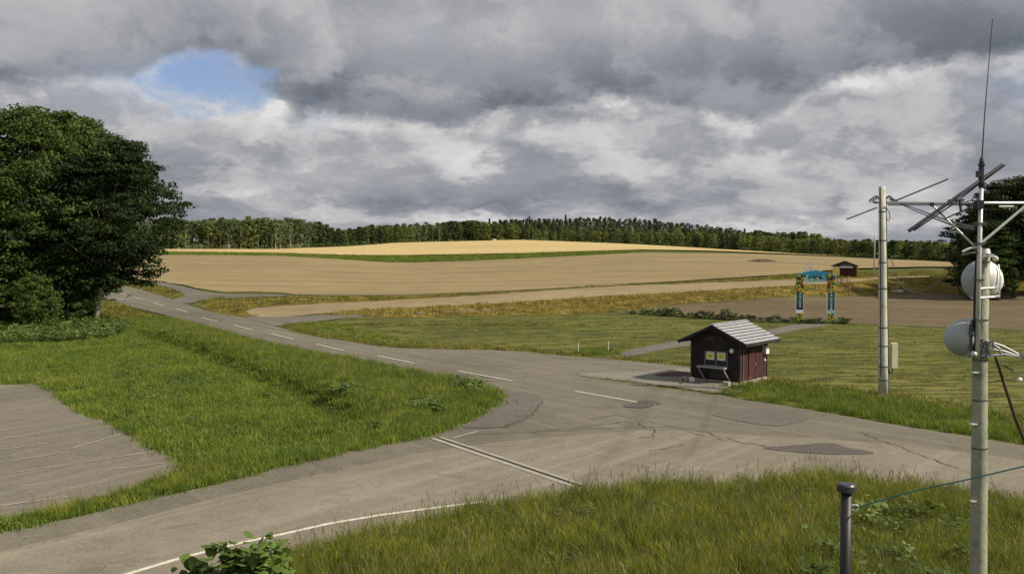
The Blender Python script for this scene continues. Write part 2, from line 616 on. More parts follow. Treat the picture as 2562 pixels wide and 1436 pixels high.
ground_mat('tan_track', [(0.1999, 0.1552, 0.0929), (0.2646, 0.2070, 0.1202), (0.3293, 0.2587, 0.1530)], mid=0.4, fine=3, bump=0.4, bumpd=0.05)
ground_mat('gravel_path', [(0.10, 0.092, 0.078), (0.145, 0.135, 0.115), (0.19, 0.175, 0.15)], mid=0.8, fine=8, bump=0.4, bumpd=0.03)
ground_mat('concrete_pad', [(0.15, 0.14, 0.12), (0.21, 0.195, 0.165), (0.28, 0.26, 0.22)], mid=0.9, fine=12, bump=0.25, bumpd=0.01)
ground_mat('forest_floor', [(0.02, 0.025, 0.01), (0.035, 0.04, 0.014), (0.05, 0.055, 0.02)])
asphalt_mat('asphalt', [(0.0985, 0.0902, 0.0699), (0.1400, 0.1280, 0.0996), (0.1763, 0.1615, 0.1254)], ROADANG)
asphalt_mat('worn_asphalt', [(0.1455, 0.1295, 0.0995), (0.1956, 0.1742, 0.1344), (0.2618, 0.2354, 0.1812)], NEARANG, worn=(0.33, 0.305, 0.25), wornf=0.4)
asphalt_mat('patch_asphalt', [(0.0952, 0.0861, 0.0755), (0.1254, 0.1140, 0.1007), (0.1512, 0.1373, 0.1208)], 0.6, wornf=0.1)
asphalt_mat('dark_patch', [(0.0660, 0.0589, 0.0526), (0.0924, 0.0822, 0.0758), (0.1188, 0.1067, 0.0963)], 0.3, wornf=0.1)
asphalt_mat('parking_mat', [(0.1140, 0.1015, 0.0795), (0.1596, 0.1431, 0.1135), (0.1996, 0.1788, 0.1420)], NEARANG + 0.15, worn=(0.23, 0.215, 0.18), wornf=0.5)
plain('road_paint', (0.62, 0.58, 0.50), 0.7, var=0.12, vscale=5, grime=(0.25, 0.22, 0.18))
plain('faded_paint', (0.33, 0.30, 0.25), 0.8, var=0.2, vscale=2, grime=(0.16, 0.14, 0.11))
plain('drain_concrete', (0.31, 0.29, 0.24), 0.85, var=0.15, vscale=2)
plain('dark_gap', (0.02, 0.018, 0.015), 0.9)
plain('crack_fill', (0.075, 0.066, 0.054), 0.9)
plain('concrete', (0.50, 0.50, 0.43), 0.85, var=0.12, vscale=2.0, bump=0.3, grime=(0.22, 0.22, 0.17))
plain('steel_band', (0.12, 0.12, 0.11), 0.5, 0.6)
plain('black_cable', (0.012, 0.012, 0.016), 0.5)
plain('dark_steel', (0.035, 0.035, 0.045), 0.45, 0.4)
plain('galvanised', (0.62, 0.63, 0.64), 0.4, 0.35, var=0.06)
plain('cream_box', (0.62, 0.60, 0.44), 0.5, var=0.05)
plain('pole_concrete', (0.30, 0.31, 0.24), 0.85, var=0.22, vscale=1.6, bump=0.4, grime=(0.12, 0.13, 0.09))
plain('radome', (0.36, 0.39, 0.42), 0.45, var=0.05, vscale=2)  # bluish shade on the domes is put into this colour
plain('radome_lit', (0.66, 0.67, 0.66), 0.45, var=0.05, vscale=2)  # whiter copy for the shells, their sunlit look put into the colour
plain('teal_cable', (0.05, 0.22, 0.22), 0.5)
plain('rust_wire', (0.06, 0.03, 0.02), 0.8)
plain('white_paint', (0.78, 0.78, 0.74), 0.55, var=0.06)
plain('yellow_print', (0.72, 0.66, 0.04), 0.6, var=0.05)
plain('paper', (0.75, 0.76, 0.66), 0.7, var=0.04)
plain('cream_panel', (0.80, 0.76, 0.35), 0.6, var=0.04)
plain('dull_zinc', (0.26, 0.28, 0.31), 0.5, 0.3, var=0.15)
plain('grey_steel', (0.30, 0.30, 0.31), 0.6, var=0.1)
plain('dark_glass', (0.012, 0.012, 0.016), 0.12)
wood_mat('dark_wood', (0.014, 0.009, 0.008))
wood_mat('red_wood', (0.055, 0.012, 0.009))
wood_mat('grey_wood', (0.17, 0.16, 0.15))
wood_mat('brown_wood', (0.055, 0.03, 0.02))
plain('roof_metal', (0.40, 0.41, 0.44), 0.45, 0.15, var=0.15, vscale=2.5, grime=(0.25, 0.24, 0.23))
plain('bark', (0.11, 0.095, 0.075), 0.95, var=0.3, vscale=3, bump=0.8)
plain('pale_bark', (0.42, 0.40, 0.33), 0.9, var=0.25, vscale=3, bump=0.5)
plain('block_stone', (0.30, 0.28, 0.23), 0.95, var=0.25, vscale=5, bump=0.6)
plain('heap_soil', (0.09, 0.06, 0.045), 0.95, var=0.3, vscale=3, bump=0.8)
plain('kiosk_shade', (0.045, 0.015, 0.016), 0.95, var=0.3, vscale=3, bump=0.8)  # shade beside the kiosk, put into a dark reddish colour
plain('blue_print', (0.03, 0.24, 0.42), 0.5, var=0.15)
plain('pale_blue_print', (0.25, 0.55, 0.62), 0.5, var=0.15)
plain('navy_print', (0.008, 0.03, 0.10), 0.5, var=0.1)
plain('teal_print', (0.01, 0.12, 0.12), 0.5, var=0.15)
plain('green_print', (0.02, 0.12, 0.035), 0.5, var=0.2)
plain('maroon_print', (0.22, 0.012, 0.01), 0.5, var=0.1)
plain('orange_print', (0.62, 0.26, 0.03), 0.5, var=0.1)
plain('petal', (0.78, 0.62, 0.03), 0.5, var=0.08)
plain('seed_disc', (0.035, 0.012, 0.008), 0.7)
plain('post_black', (0.018, 0.018, 0.022), 0.5)
plain('post_cap', (0.04, 0.043, 0.052), 0.4)

leaf_mat('leaf_left', [(0.0243, 0.0465, 0.0140), (0.0526, 0.0891, 0.0239), (0.0911, 0.1316, 0.0359)], 0.5, trans=0.2, spec=0.08)
leaf_mat('leaf_dark', [(0.0219, 0.0371, 0.0151), (0.0406, 0.0675, 0.0221), (0.0781, 0.1114, 0.0331)], 0.5, trans=0.12, spec=0.05)
leaf_mat('leaf_green', [(0.0545, 0.0751, 0.0180), (0.1210, 0.1560, 0.0340), (0.2057, 0.2310, 0.0550)], 0.15, trans=0.15)
leaf_mat('leaf_deep', [(0.024, 0.040, 0.014), (0.052, 0.078, 0.022), (0.09, 0.115, 0.032)], 0.15, trans=0.12)
leaf_mat('leaf_pale', [(0.0620, 0.0920, 0.0315), (0.1178, 0.1600, 0.0562), (0.1860, 0.2280, 0.0900)], 0.15, trans=0.2)
leaf_mat('leaf_conifer', [(0.010, 0.017, 0.008), (0.022, 0.034, 0.012), (0.036, 0.05, 0.017)], 0.2, trans=0.05)
leaf_mat('leaf_fresh', [(0.0750, 0.1250, 0.0264), (0.1750, 0.2625, 0.0540), (0.3125, 0.4000, 0.0960)], 2.0, trans=0.3)
leaf_mat('weed_leaf', [(0.045, 0.08, 0.02), (0.095, 0.15, 0.036), (0.18, 0.235, 0.065)], 1.5, trans=0.25)
leaf_mat('grass_tall', [(0.1018, 0.1416, 0.0199), (0.2035, 0.2462, 0.0332), (0.3530, 0.3448, 0.0530)], 0.5, trans=0.4)
leaf_mat('grass_lush', [(0.0739, 0.1268, 0.0199), (0.1603, 0.2293, 0.0310), (0.2959, 0.3259, 0.0465)], 0.35, trans=0.35)
leaf_mat('grass_short', [(0.0771, 0.1328, 0.0210), (0.1601, 0.2293, 0.0326), (0.2727, 0.3078, 0.0489)], 0.25, trans=0.35)
leaf_mat('grass_olive', [(0.0857, 0.0854, 0.0176), (0.1915, 0.1761, 0.0352), (0.3427, 0.2881, 0.0660)], 0.25, trans=0.3)
leaf_mat('grass_gold', [(0.15, 0.12, 0.03), (0.31, 0.245, 0.055), (0.46, 0.36, 0.10)], 0.2, trans=0.3)
leaf_mat('seed_head', [(0.10, 0.085, 0.045), (0.17, 0.14, 0.075), (0.25, 0.21, 0.12)], 1.0, trans=0.3)
leaf_mat('straw', [(0.28, 0.22, 0.12), (0.42, 0.34, 0.20), (0.55, 0.46, 0.30)], 2.0, trans=0.3)


# ------------------------------------------------------------------ ground sheet
def build_ground():
    ang = np.concatenate([np.linspace(-34, 34, 300), np.linspace(34, 326, 75)[1:-1]])
    ang = np.radians(ang)
    rr = np.concatenate([[0.0, 4, 8, 11], np.geomspace(13, 800, 270), [900, 1050, 1300, 1800, 2600, 4000, 7000]])
    na, nr = len(ang), len(rr)
    V = np.zeros((nr * na, 3))
    for i, r in enumerate(rr):
        V[i * na:(i + 1) * na, 0] = r * np.sin(ang)
        V[i * na:(i + 1) * na, 1] = r * np.cos(ang)
    V[:, 2] = H(V[:, :2])
    i, k = np.meshgrid(np.arange(nr - 1), np.arange(na), indexing='ij')
    k2 = (k + 1) % na
    Fc = np.stack([i * na + k, i * na + k2, (i + 1) * na + k2, (i + 1) * na + k], -1).reshape(-1, 4)
    o = obj('ground', mesh_np('ground', V, Fc[:, ::-1], M['meadow'], True))
    tag(o, label='rough green and brown meadow ground under the whole place', kind='structure')
    return o


build_ground()


def densify(P, step):
    out = []
    n = len(P)
    for i in range(n):
        a, b = np.array(P[i]), np.array(P[(i + 1) % n])
        L = np.linalg.norm(b - a)
        k = max(1, int(L / step))
        for j in range(k):
            out.append(a + (b - a) * j / k)
    return np.array(out)


def chaikin(P, it=2):
    P = np.asarray(P)
    for _ in range(it):
        Q = np.roll(P, -1, 0)
        P = np.stack([0.75 * P + 0.25 * Q, 0.25 * P + 0.75 * Q], 1).reshape(-1, 2)
    return P


def inside(P, poly):
    x, y = P[:, 0], P[:, 1]
    c = np.zeros(len(P), bool)
    n = len(poly)
    for i in range(n):
        x1, y1 = poly[i]
        x2, y2 = poly[(i + 1) % n]
        if y1 == y2:
            continue
        k = ((y1 > y) != (y2 > y)) & (x < (x2 - x1) * (y - y1) / (y2 - y1) + x1)
        c ^= k
    return c


def world_poly(pxs, rounds=2):
    P = np.array([G(*p)[:2] for p in pxs])
    return chaikin(P, rounds) if rounds else P


def zone(name, pxs, mat, layer, grid=3.0, edge=1.0, jitter=0.1, rounds=2, parent=None, label=None, kind='structure', world=None, lift=0.0):
    P = world if world is not None else world_poly(pxs, rounds)
    P = densify(P, edge)
    if jitter:
        r = np.hypot(P[:, 0], P[:, 1])
        n1 = np.array([mnoise.noise(Vector((p[0] * 0.8, p[1] * 0.8, 3.0))) for p in P])
        n2 = np.array([mnoise.noise(Vector((p[0] * 0.8, p[1] * 0.8, 9.0))) for p in P])
        P = P + np.stack([n1, n2], 1) * (jitter * np.clip(r / 50, 0.6, 3))[:, None]
    lo, hi = P.min(0), P.max(0)
    gx, gy = np.meshgrid(np.arange(lo[0], hi[0], grid), np.arange(lo[1], hi[1], grid))
    I = np.stack([gx.ravel(), gy.ravel()], 1)
    I = I + rng.uniform(-0.1, 0.1, I.shape) * grid
    if len(I):
        I = I[inside(I, P)]
    allp = np.concatenate([P, I]) if len(I) else P
    n = len(P)
    vs, es, fs, *_ = delaunay_2d_cdt([Vector(p) for p in allp], [], [list(range(n))], 1, 1e-4)
    V = np.array([(v.x, v.y) for v in vs])
    r = np.hypot(V[:, 0], V[:, 1])
    z = H(V) + layer * (0.004 + 0.00022 * np.maximum(r - 20, 0)) + 0.004 + lift * smooth((r - 120) / 120)
    V3 = np.column_stack([V, z])
    Fc = np.array([f if len(f) == 3 else f[:3] for f in fs], np.int32)
    a, b, c = (V[Fc[:, k]] for k in range(3))
    cr = (b[:, 0] - a[:, 0]) * (c[:, 1] - a[:, 1]) - (b[:, 1] - a[:, 1]) * (c[:, 0] - a[:, 0])
    Fc[cr < 0] = Fc[cr < 0][:, ::-1]
    o = obj(name, mesh_np(name, V3, Fc, mat, True), parent)
    if label:
        o['label'] = label
    if kind and not parent:
        o['kind'] = kind
    return o


# fields and tracks
zone('lower_field', [(-300, 641), (380, 641), (600, 642), (750, 646), (900, 655), (1000, 661), (1150, 657), (1300, 650), (1450, 643),
                     (1600, 635), (1800, 637), (2000, 642), (2200, 651), (2400, 657), (2800, 662), (2800, 674), (2440, 669),
                     (2200, 673), (2085, 678), (2000, 688), (1900, 693), (1600, 711), (1300, 728), (1000, 739), (735, 740),
                     (700, 731), (522, 732), (386, 700), (-300, 670)], M['field_mat'], 1, lift=0.3, grid=5, edge=4, jitter=0.5, rounds=1,
     label='broad tan crop field lying in front of the tree line')
zone('far_field', [(-300, 632), (400, 632), (600, 634), (750, 637), (850, 641), (1000, 641), (1300, 636), (1500, 630), (1700, 628),
                   (1900, 635), (2150, 643), (2150, 641), (2000, 636.5), (1900, 631), (1800, 625.5), (1600, 614), (1400, 604), (1200, 602), (1080, 604),
                   (950, 613), (850, 620), (700, 625), (400, 624), (-300, 624)], M['far_field_mat'], 1, lift=0.3, grid=6, edge=5, jitter=0.8, rounds=1,
     label='bright straw coloured field rising to the trees')
zone('ploughed_field', [(1470, 789), (1666, 766), (1873, 751), (2122, 743), (2300, 735), (2562, 728), (2900, 716), (2900, 842), (2562, 826),
                        (2330, 818), (2114, 809), (1915, 804), (1749, 794), (1583, 783)], M['plough_mat'], 1, grid=3, edge=2, jitter=0.3, rounds=1,
     label='brown ploughed strip behind the flower arch')
for nm, pts in (('lower_bank', [(1480, 786), (1666, 764), (1873, 749), (2122, 741), (2300, 733), (2700, 722), (2700, 690), (2330, 694), (2200, 702),
                                (2000, 716), (1900, 720), (1700, 733), (1500, 743), (1300, 757), (1100, 767), (900, 776), (760, 790), (800, 800), (1000, 796), (1300, 790)]),
                ('upper_bank', [(480, 756), (530, 748), (719, 744), (1000, 741), (1300, 730), (1600, 713), (1900, 695), (2085, 680), (2700, 676), (2700, 684),
                                (2330, 688), (2200, 695), (2060, 700), (1900, 703), (1700, 711), (1500, 717), (1200, 739), (900, 756), (719, 763), (610, 772), (640, 795), (541, 784)])):
    zone(nm, pts, M['soil_bank'], 1, grid=2.5, edge=2, jitter=0.4, rounds=1, label='olive and brown grassy bank beside the tan track')
zone('tan_track', [(623, 795), (610, 774), (719, 764), (900, 757), (1200, 740), (1500, 718), (1700, 712), (1900, 704), (2060, 701), (2200, 696),
                   (2330, 690), (2330, 694), (2200, 702), (2000, 716), (1900, 720), (1700, 733), (1500, 743), (1300, 757), (1100, 767),
                   (900, 776), (750, 790), (690, 797)], M['tan_track'], 2, grid=2.5, edge=2, jitter=0.3, rounds=1,
     label='tan earth track running right towards the far hut')
zone('mown_lawn', [(690, 814), (950, 801), (1300, 792), (1583, 785), (1915, 806), (2330, 820), (2900, 845), (2900, 1200), (2562, 1114),
                   (2300, 1074), (2100, 1040), (1787, 987), (1724, 918), (1490, 897), (1287, 878), (953, 869), (781, 837)], M['mown'], 1,
     grid=2, edge=1, jitter=0.3, rounds=1, label='mown yellow green lawn around the kiosk')
zone('field_path', [(380, 703), (440, 714), (522, 734), (585, 738), (719, 739), (719, 743), (582, 746), (505, 752), (470, 763), (425, 750), (470, 741),
                    (430, 724), (370, 709)], M['gravel_path'], 3, grid=2, edge=1, rounds=1, label='pale gravel path leaving the road by the field')
zone('bank_path', [(605, 792), (681, 795), (900, 786), (1100, 780), (1350, 771), (1350, 773.5), (1100, 784), (900, 792), (720, 815), (690, 818), (640, 805)],
     M['gravel_path'], 3, grid=2, edge=1, rounds=1, label='narrow gravel path along the foot of the bank')
zone('lawn_path', [(1470, 900), (1500, 893), (1560, 880), (1640, 862), (1720, 850), (1900, 832), (1985, 811), (2095, 811), (2010, 824), (1930, 840), (1850, 852),
                   (1760, 860), (1690, 870), (1600, 887), (1550, 900)], M['gravel_path'], 2, grid=1.5, edge=0.7, rounds=1,
     label='grey path crossing the lawn to the flower arch')

# asphalt
road = zone('road', [(-500, 685), (-100, 696), (246, 705), (309, 715), (391, 737), (435, 752), (541, 786), (623, 798), (681, 814), (733, 835), (801, 847), (875, 856), (953, 870),
                     (1046, 874), (1287, 878), (1381, 889), (1490, 897), (1631, 909), (1724, 919), (1790, 940), (1600, 965), (1787, 986), (1850, 1000), (1950, 1014), (2100, 1040),
                     (2300, 1074), (2430, 1094), (2562, 1115), (3100, 1215), (3100, 1420), (2562, 1275), (2300, 1235), (2000, 1222), (1700, 1232), (1440, 1258), (1150, 1300),
                     (950, 1330), (700, 1385), (450, 1465), (200, 1560), (-300, 1760), (-900, 1700), (-500, 1440), (-200, 1368), (0, 1330), (152, 1304), (273, 1275), (395, 1246),
                     (516, 1219), (637, 1191), (700, 1168), (812, 1142), (968, 1110), (1093, 1080), (1180, 1042), (1236, 1018), (1250, 995), (1230, 974), (1202, 959),
                     (1093, 949), (968, 918), (875, 901), (750, 875), (637, 850), (541, 827), (473, 806), (405, 788), (353, 776), (245, 742), (-100, 720), (-500, 712)],
            M['asphalt'], 3, grid=1.6, edge=0.8, jitter=0.12, rounds=1, label='grey brown asphalt country road with a junction')
zone('worn_surface', [(-900, 1660), (-500, 1490), (-200, 1430), (0, 1381), (200, 1334), (500, 1257), (800, 1188), (1000, 1144), (1150, 1118), (1400, 1092), (1650, 1076), (1850, 1090), (2100, 1100),
                      (2562, 1150), (3000, 1225), (3000, 1380), (2562, 1265), (2300, 1228), (2000, 1216), (1700, 1226), (1440, 1252), (1150, 1292), (950, 1322), (700, 1376), (450, 1455), (200, 1548), (-300, 1740)],
     M['worn_asphalt'], 4, grid=1.6, edge=0.8, jitter=0.15, rounds=1, parent=road)
concrete_apron = zone('concrete_apron', [(1424, 937), (1560, 932), (1650, 929), (1740, 921), (1900, 938), (1900, 980), (1800, 988), (1700, 972), (1600, 959), (1506, 949)],
                      M['concrete_pad'], 5, grid=1, edge=0.5, jitter=0.06, rounds=1, label='pale concrete apron in front of the kiosk')
parking = zone('parking_lot', [(-700, 978), (0, 965), (92, 963), (200, 1030), (330, 1091), (455, 1160), (440, 1188), (300, 1238), (150, 1277), (0, 1309), (-700, 1440)],
               M['parking_mat'], 3, grid=1.2, edge=0.35, jitter=0.5, rounds=0, label='worn asphalt parking lot with faint bay lines at left')


def px_line(pts):
    return np.array([G(*p)[:2] for p in pts])


def ribbon(name, line, w, mat, layer, parent, kindstuff=False, seg=0.5, jit=0.0, zoff=0.0):
    L = [line[0]]
    for a, b in zip(line[:-1], line[1:]):
        d = np.linalg.norm(b - a)
        k = max(1, int(d / seg))
        for j in range(1, k + 1):
            L.append(a + (b - a) * j / k)
    L = np.array(L)
    if jit:
        L = L + np.stack([[mnoise.noise(Vector((p[0] * 1.7, p[1] * 1.7, s))) for p in L] for s in (1, 5)], 1) * jit
    T = np.gradient(L, axis=0)
    T /= np.maximum(np.linalg.norm(T, axis=1)[:, None], 1e-6)
    N = np.stack([-T[:, 1], T[:, 0]], 1)
    ww = w if not jit else w * (0.6 + 0.8 * rng.random(len(L)))[:, None]
    A, B = L + N * ww / 2, L - N * ww / 2
    V = np.concatenate([A, B])
    r = np.hypot(V[:, 0], V[:, 1])
    z = H(V) + layer * (0.004 + 0.00022 * np.maximum(r - 20, 0)) + 0.004 + zoff
    n = len(L)
    Fc = np.array([(i, i + n, i + 1 + n, i + 1) for i in range(n - 1)])
    o = obj(name, mesh_np(name, np.column_stack([V, z]), Fc, mat), parent)
    if kindstuff:
        o['kind'] = 'stuff'
    return o


for a, b in [((255, 726), (272, 730)), ((293, 735), (315, 741)), ((333, 746), (358, 753)), ((383, 760), (410, 768)), ((440, 775), (470, 784)), ((503, 797), (545, 807)),
             ((585, 816), (631, 828)), ((678, 838), (734, 851)), ((790, 863), (862, 880)), ((943, 892), (1037, 911)), ((1146, 930), (1282, 955)), ((1440, 981), (1640, 1016))]:
    ribbon('lane_dash', px_line([a, b]), 0.15, M['road_paint'], 5, road)
ribbon('edge_line', px_line([(-60, 1560), (150, 1492), (320, 1438), (450, 1399), (600, 1361), (700, 1340), (820, 1313), (950, 1291), (1140, 1266), (1210, 1257)]), 0.17, M['road_paint'], 6, road)
ribbon('edge_line', px_line([(1200, 959), (1290, 945), (1400, 936)]), 0.12, M['faded_paint'], 5, road)
ribbon('edge_line', px_line([(1130, 1098), (1195, 1081)]), 0.12, M['faded_paint'], 5, road)
for i, (p, q) in enumerate([((420, 752), (470, 764)), ((540, 786), (600, 800)), ((640, 812), (800, 849)), ((820, 853), (1000, 875)), ((1230, 890), (1300, 893)), ((1430, 905), (1600, 915))]):
    ribbon('faded_line', px_line([p, q]), 0.10, M['faded_paint'], 5, road)
# drain across the near road
d0, d1 = G(1090, 1097), G(1452, 1219)
dl = np.array([d0[:2], d1[:2]])
dn = np.array([-(dl[1] - dl[0])[1], (dl[1] - dl[0])[0]])
dn = dn / np.linalg.norm(dn)
dr_ = empty('drain_channel', (0, 0, 0))
dr_.parent = road
ribbon('channel_lip', dl + dn * 0.20, 0.18, M['drain_concrete'], 6, dr_)
ribbon('channel_lip', dl - dn * 0.18, 0.24, M['drain_concrete'], 6, dr_)
ribbon('channel_slot', dl + dn * 0.03, 0.20, M['dark_gap'], 5, dr_)
# asphalt repairs, and last the kiosk's shade painted as a dark patch
z6 = lambda x, y: (1100 + x / 3.2025, 850 + y / 3.2025)
z8 = lambda x, y: (1500 + x / 2.412, 680 + y / 2.412)
for nm, pts, mt, ly in (
        ('asphalt_or_shade_patch', [z6(430, 440), z6(790, 445), z6(838, 490), z6(800, 560), z6(700, 640), z6(600, 690), z6(500, 712), z6(120, 715), z6(300, 640), z6(400, 590)], 'patch_asphalt', 5),
        ('asphalt_or_shade_patch', [z8(640, 860), z8(930, 822), z8(1100, 842), z8(1300, 882), z8(1170, 920), z8(1040, 940), z8(800, 900)], 'patch_asphalt', 5),
        ('asphalt_or_shade_patch', [z8(1190, 1052), z8(1350, 1030), z8(1500, 1060), z8(1700, 1105), z8(1500, 1110), z8(1300, 1106), z8(1010, 1082), z8(1010, 1060)], 'dark_patch', 6),
        ('asphalt_or_shade_patch', [(1555, 1016), (1600, 1004), (1665, 1012), (1620, 1022), (1580, 1023)], 'dark_patch', 6),
        ('asphalt_or_shade_patch', [z6(1700, 300), z6(1800, 270), z6(1990, 262), z6(2000, 300), z6(1900, 303)], 'kiosk_shade', 6)):
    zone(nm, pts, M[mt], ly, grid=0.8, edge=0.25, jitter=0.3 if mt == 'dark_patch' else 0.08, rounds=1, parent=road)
for pts in ([(1180, 1090), (1300, 1083), (1420, 1078), (1560, 1072), (1650, 1070), (1720, 1072)],
            [(1470, 1052), (1540, 1040), (1600, 1052), (1680, 1068), (1760, 1082), (1860, 1110), (1920, 1120)],
            [(1330, 1085), (1450, 1070), (1560, 1058), (1640, 1062)],
            [(1600, 1062), (1640, 1082), (1630, 1096), (1600, 1100)],
            [z8(540, 970), z8(640, 1000), z8(870, 1040), z8(1000, 1062)],
            [z8(300, 1090), z8(420, 1070), z8(500, 1050)],
            [(2150, 1085), (2260, 1125), (2400, 1175)],
            [z6(300, 440), z6(560, 438), z6(790, 446)], [z6(190, 712), z6(500, 712), z6(700, 640), z6(835, 500)]):
    ribbon('road_crack', px_line(pts), 0.045, M['crack_fill'], 7, road, True, seg=0.2, jit=0.28)
# parking bay lines
for (a, b) in [((0, 265), (250, 225)), ((-200, 365), (330, 290)), ((-250, 455), (400, 365)), ((-250, 560), (570, 440)), ((80, 610), (560, 540)), ((175, 720), (330, 700)),
               ((600, 405), (1000, 290)), ((700, 520), (1300, 430)), ((850, 590), (1420, 520)), ((-200, 910), (560, 800)), ((-100, 200), (200, 160))]:
    pa, pb = ((p[0] / 3.294, 1000 + p[1] / 3.294) for p in (a, b))
    ribbon('bay_line', px_line([pa, pb]), 0.10, M['faded_paint'], 5, parking, seg=0.4)


# ------------------------------------------------------------------ scatter by geometry nodes (uncountable stuff only)
def clump_mesh(name, mat, nb, spread, hgt, width, lean=0.35, seg=3, heads=0, headmat=None, seed=0):
    g = np.random.default_rng(seed)
    V, Fq, mi = [], [], []
    for b in range(nb):
        x, y = g.normal(0, spread, 2)
        h = hgt * g.uniform(0.45, 1.0)
        hd = b < heads
        if hd:
            h = hgt * g.uniform(1.05, 1.45)
        a = g.uniform(0, 2 * PI)
        fa = g.uniform(0, 2 * PI)
        w = width * (g.uniform(0.6, 1.2)) * (0.4 if hd else 1)
        ln = lean * h * g.uniform(0.2, 1.0) * (0.35 if hd else 1)
        base = len(V)
        for k in range(seg + 1):
            t_ = k / seg
            cx = x + math.cos(a) * ln * t_ ** 2
            cy = y + math.sin(a) * ln * t_ ** 2
            ww = w * (1 - t_ ** 1.5) * 0.5 + w * 0.04
            if hd and t_ > 0.7:
                ww = width * 0.45
            z = h * (t_ - 0.12 * t_ ** 3)
            dx, dy = math.cos(fa) * ww, math.sin(fa) * ww
            V += [(cx - dx, cy - dy, z), (cx + dx, cy + dy, z)]
        for k in range(seg):
            i = base + 2 * k
            Fq.append((i, i + 1, i + 3, i + 2))
            mi.append(1 if hd and k == seg - 1 else 0)
    me = mesh_np(name, V, Fq, mat)
    if headmat:
        me.materials.append(headmat)
        me.polygons.foreach_set('material_index', np.array(mi, np.int32))
    return me


def broad_mesh(name, mat, nl, spread, hgt, size, seed=0):
    g = np.random.default_rng(seed)
    V, Fq = [], []
    for _ in range(nl):
        x, y = g.normal(0, spread, 2)
        z = hgt * g.uniform(0.3, 1.0)
        s = size * g.uniform(0.6, 1.3)
        a = g.uniform(0, 2 * PI)
        tl = g.uniform(-0.2, 0.7)
        c = np.array([x, y, z])
        f = np.array([math.cos(a) * math.cos(tl), math.sin(a) * math.cos(tl), -math.sin(tl)])
        r = np.array([-math.sin(a), math.cos(a), 0])
        u = np.cross(r, f)
        b = len(V)
        V += [c - f * s * .5, c + r * s * .45 + u * s * .12 - f * s * .1, c + f * s * .55, c - r * s * .45 + u * s * .12 - f * s * .1, c + r * s * 0.0]
        Fq += [(b, b + 1, b + 2, b + 4), (b, b + 4, b + 2, b + 3)]
    return mesh_np(name, V, Fq, mat)


def src_collection(name, meshes):
    c = bpy.data.collections.new(name)
    for i, me in enumerate(meshes):
        o = bpy.data.objects.new('%s_%02d' % (name, i), me)
        c.objects.link(o)
    return c


_groups = {}


def gn_group(coll):
    if coll.name in _groups:
        return _groups[coll.name]
    ng = bpy.data.node_groups.new('scatter_' + coll.name, 'GeometryNodeTree')
    ng.interface.new_socket('Geometry', in_out='INPUT', socket_type='NodeSocketGeometry')
    ng.interface.new_socket('Geometry', in_out='OUTPUT', socket_type='NodeSocketGeometry')
    N = ng.nodes
    gi, go = N.new('NodeGroupInput'), N.new('NodeGroupOutput')
    ci = N.new('GeometryNodeCollectionInfo')
    ci.inputs['Collection'].default_value = coll
    ci.inputs['Separate Children'].default_value = True
    ci.inputs['Reset Children'].default_value = True
    iop = N.new('GeometryNodeInstanceOnPoints')
    iop.inputs['Pick Instance'].default_value = True

    def attr(nm, typ):
        a = N.new('GeometryNodeInputNamedAttribute')
        a.data_type = typ
        a.inputs['Name'].default_value = nm
        return a.outputs['Attribute']
    L = ng.links
    L.new(gi.outputs[0], iop.inputs['Points'])
    L.new(ci.outputs[0], iop.inputs['Instance'])
    L.new(attr('pick', 'INT'), iop.inputs['Instance Index'])
    L.new(attr('rot', 'FLOAT_VECTOR'), iop.inputs['Rotation'])
    L.new(attr('siz', 'FLOAT_VECTOR'), iop.inputs['Scale'])
    L.new(iop.outputs[0], go.inputs[0])
    _groups[coll.name] = ng
    return ng


def scatter(name, P3, coll, smin, smax, label, tilt=0.12, hscale=None, picks=None, rots=None, group=None):
    n = len(P3)
    me = bpy.data.meshes.new(name)
    me.vertices.add(n)
    me.vertices.foreach_set('co', np.asarray(P3, np.float32).ravel())
    k = len(coll.objects)
    a = me.attributes.new('pick', 'INT', 'POINT')
    a.data.foreach_set('value', (rng.integers(0, k, n) if picks is None else picks).astype(np.int32))
    a = me.attributes.new('rot', 'FLOAT_VECTOR', 'POINT')
    rt = np.stack([rng.normal(0, tilt, n), rng.normal(0, tilt, n), rng.uniform(0, 2 * PI, n)], 1)
    a.data.foreach_set('vector', rt.astype(np.float32).ravel())
    s = rng.uniform(smin, smax, n)
    hs = np.ones(n) if hscale is None else hscale
    a = me.attributes.new('siz', 'FLOAT_VECTOR', 'POINT')
    a.data.foreach_set('vector', np.stack([s, s, s * hs], 1).astype(np.float32).ravel())
    me.update()
    o = obj(name, me)
    md = o.modifiers.new('scatter', 'NODES')
    md.node_group = gn_group(coll)
    tag(o, label=label, kind='stuff')
    return o


def fill(poly, density, zoff=0.0):
    lo, hi = poly.min(0), poly.max(0)
    n = int((hi - lo).prod() * density)
    P = rng.uniform(lo, hi, (n, 2))
    P = P[inside(P, poly)]
    return np.column_stack([P, H(P) + zoff])


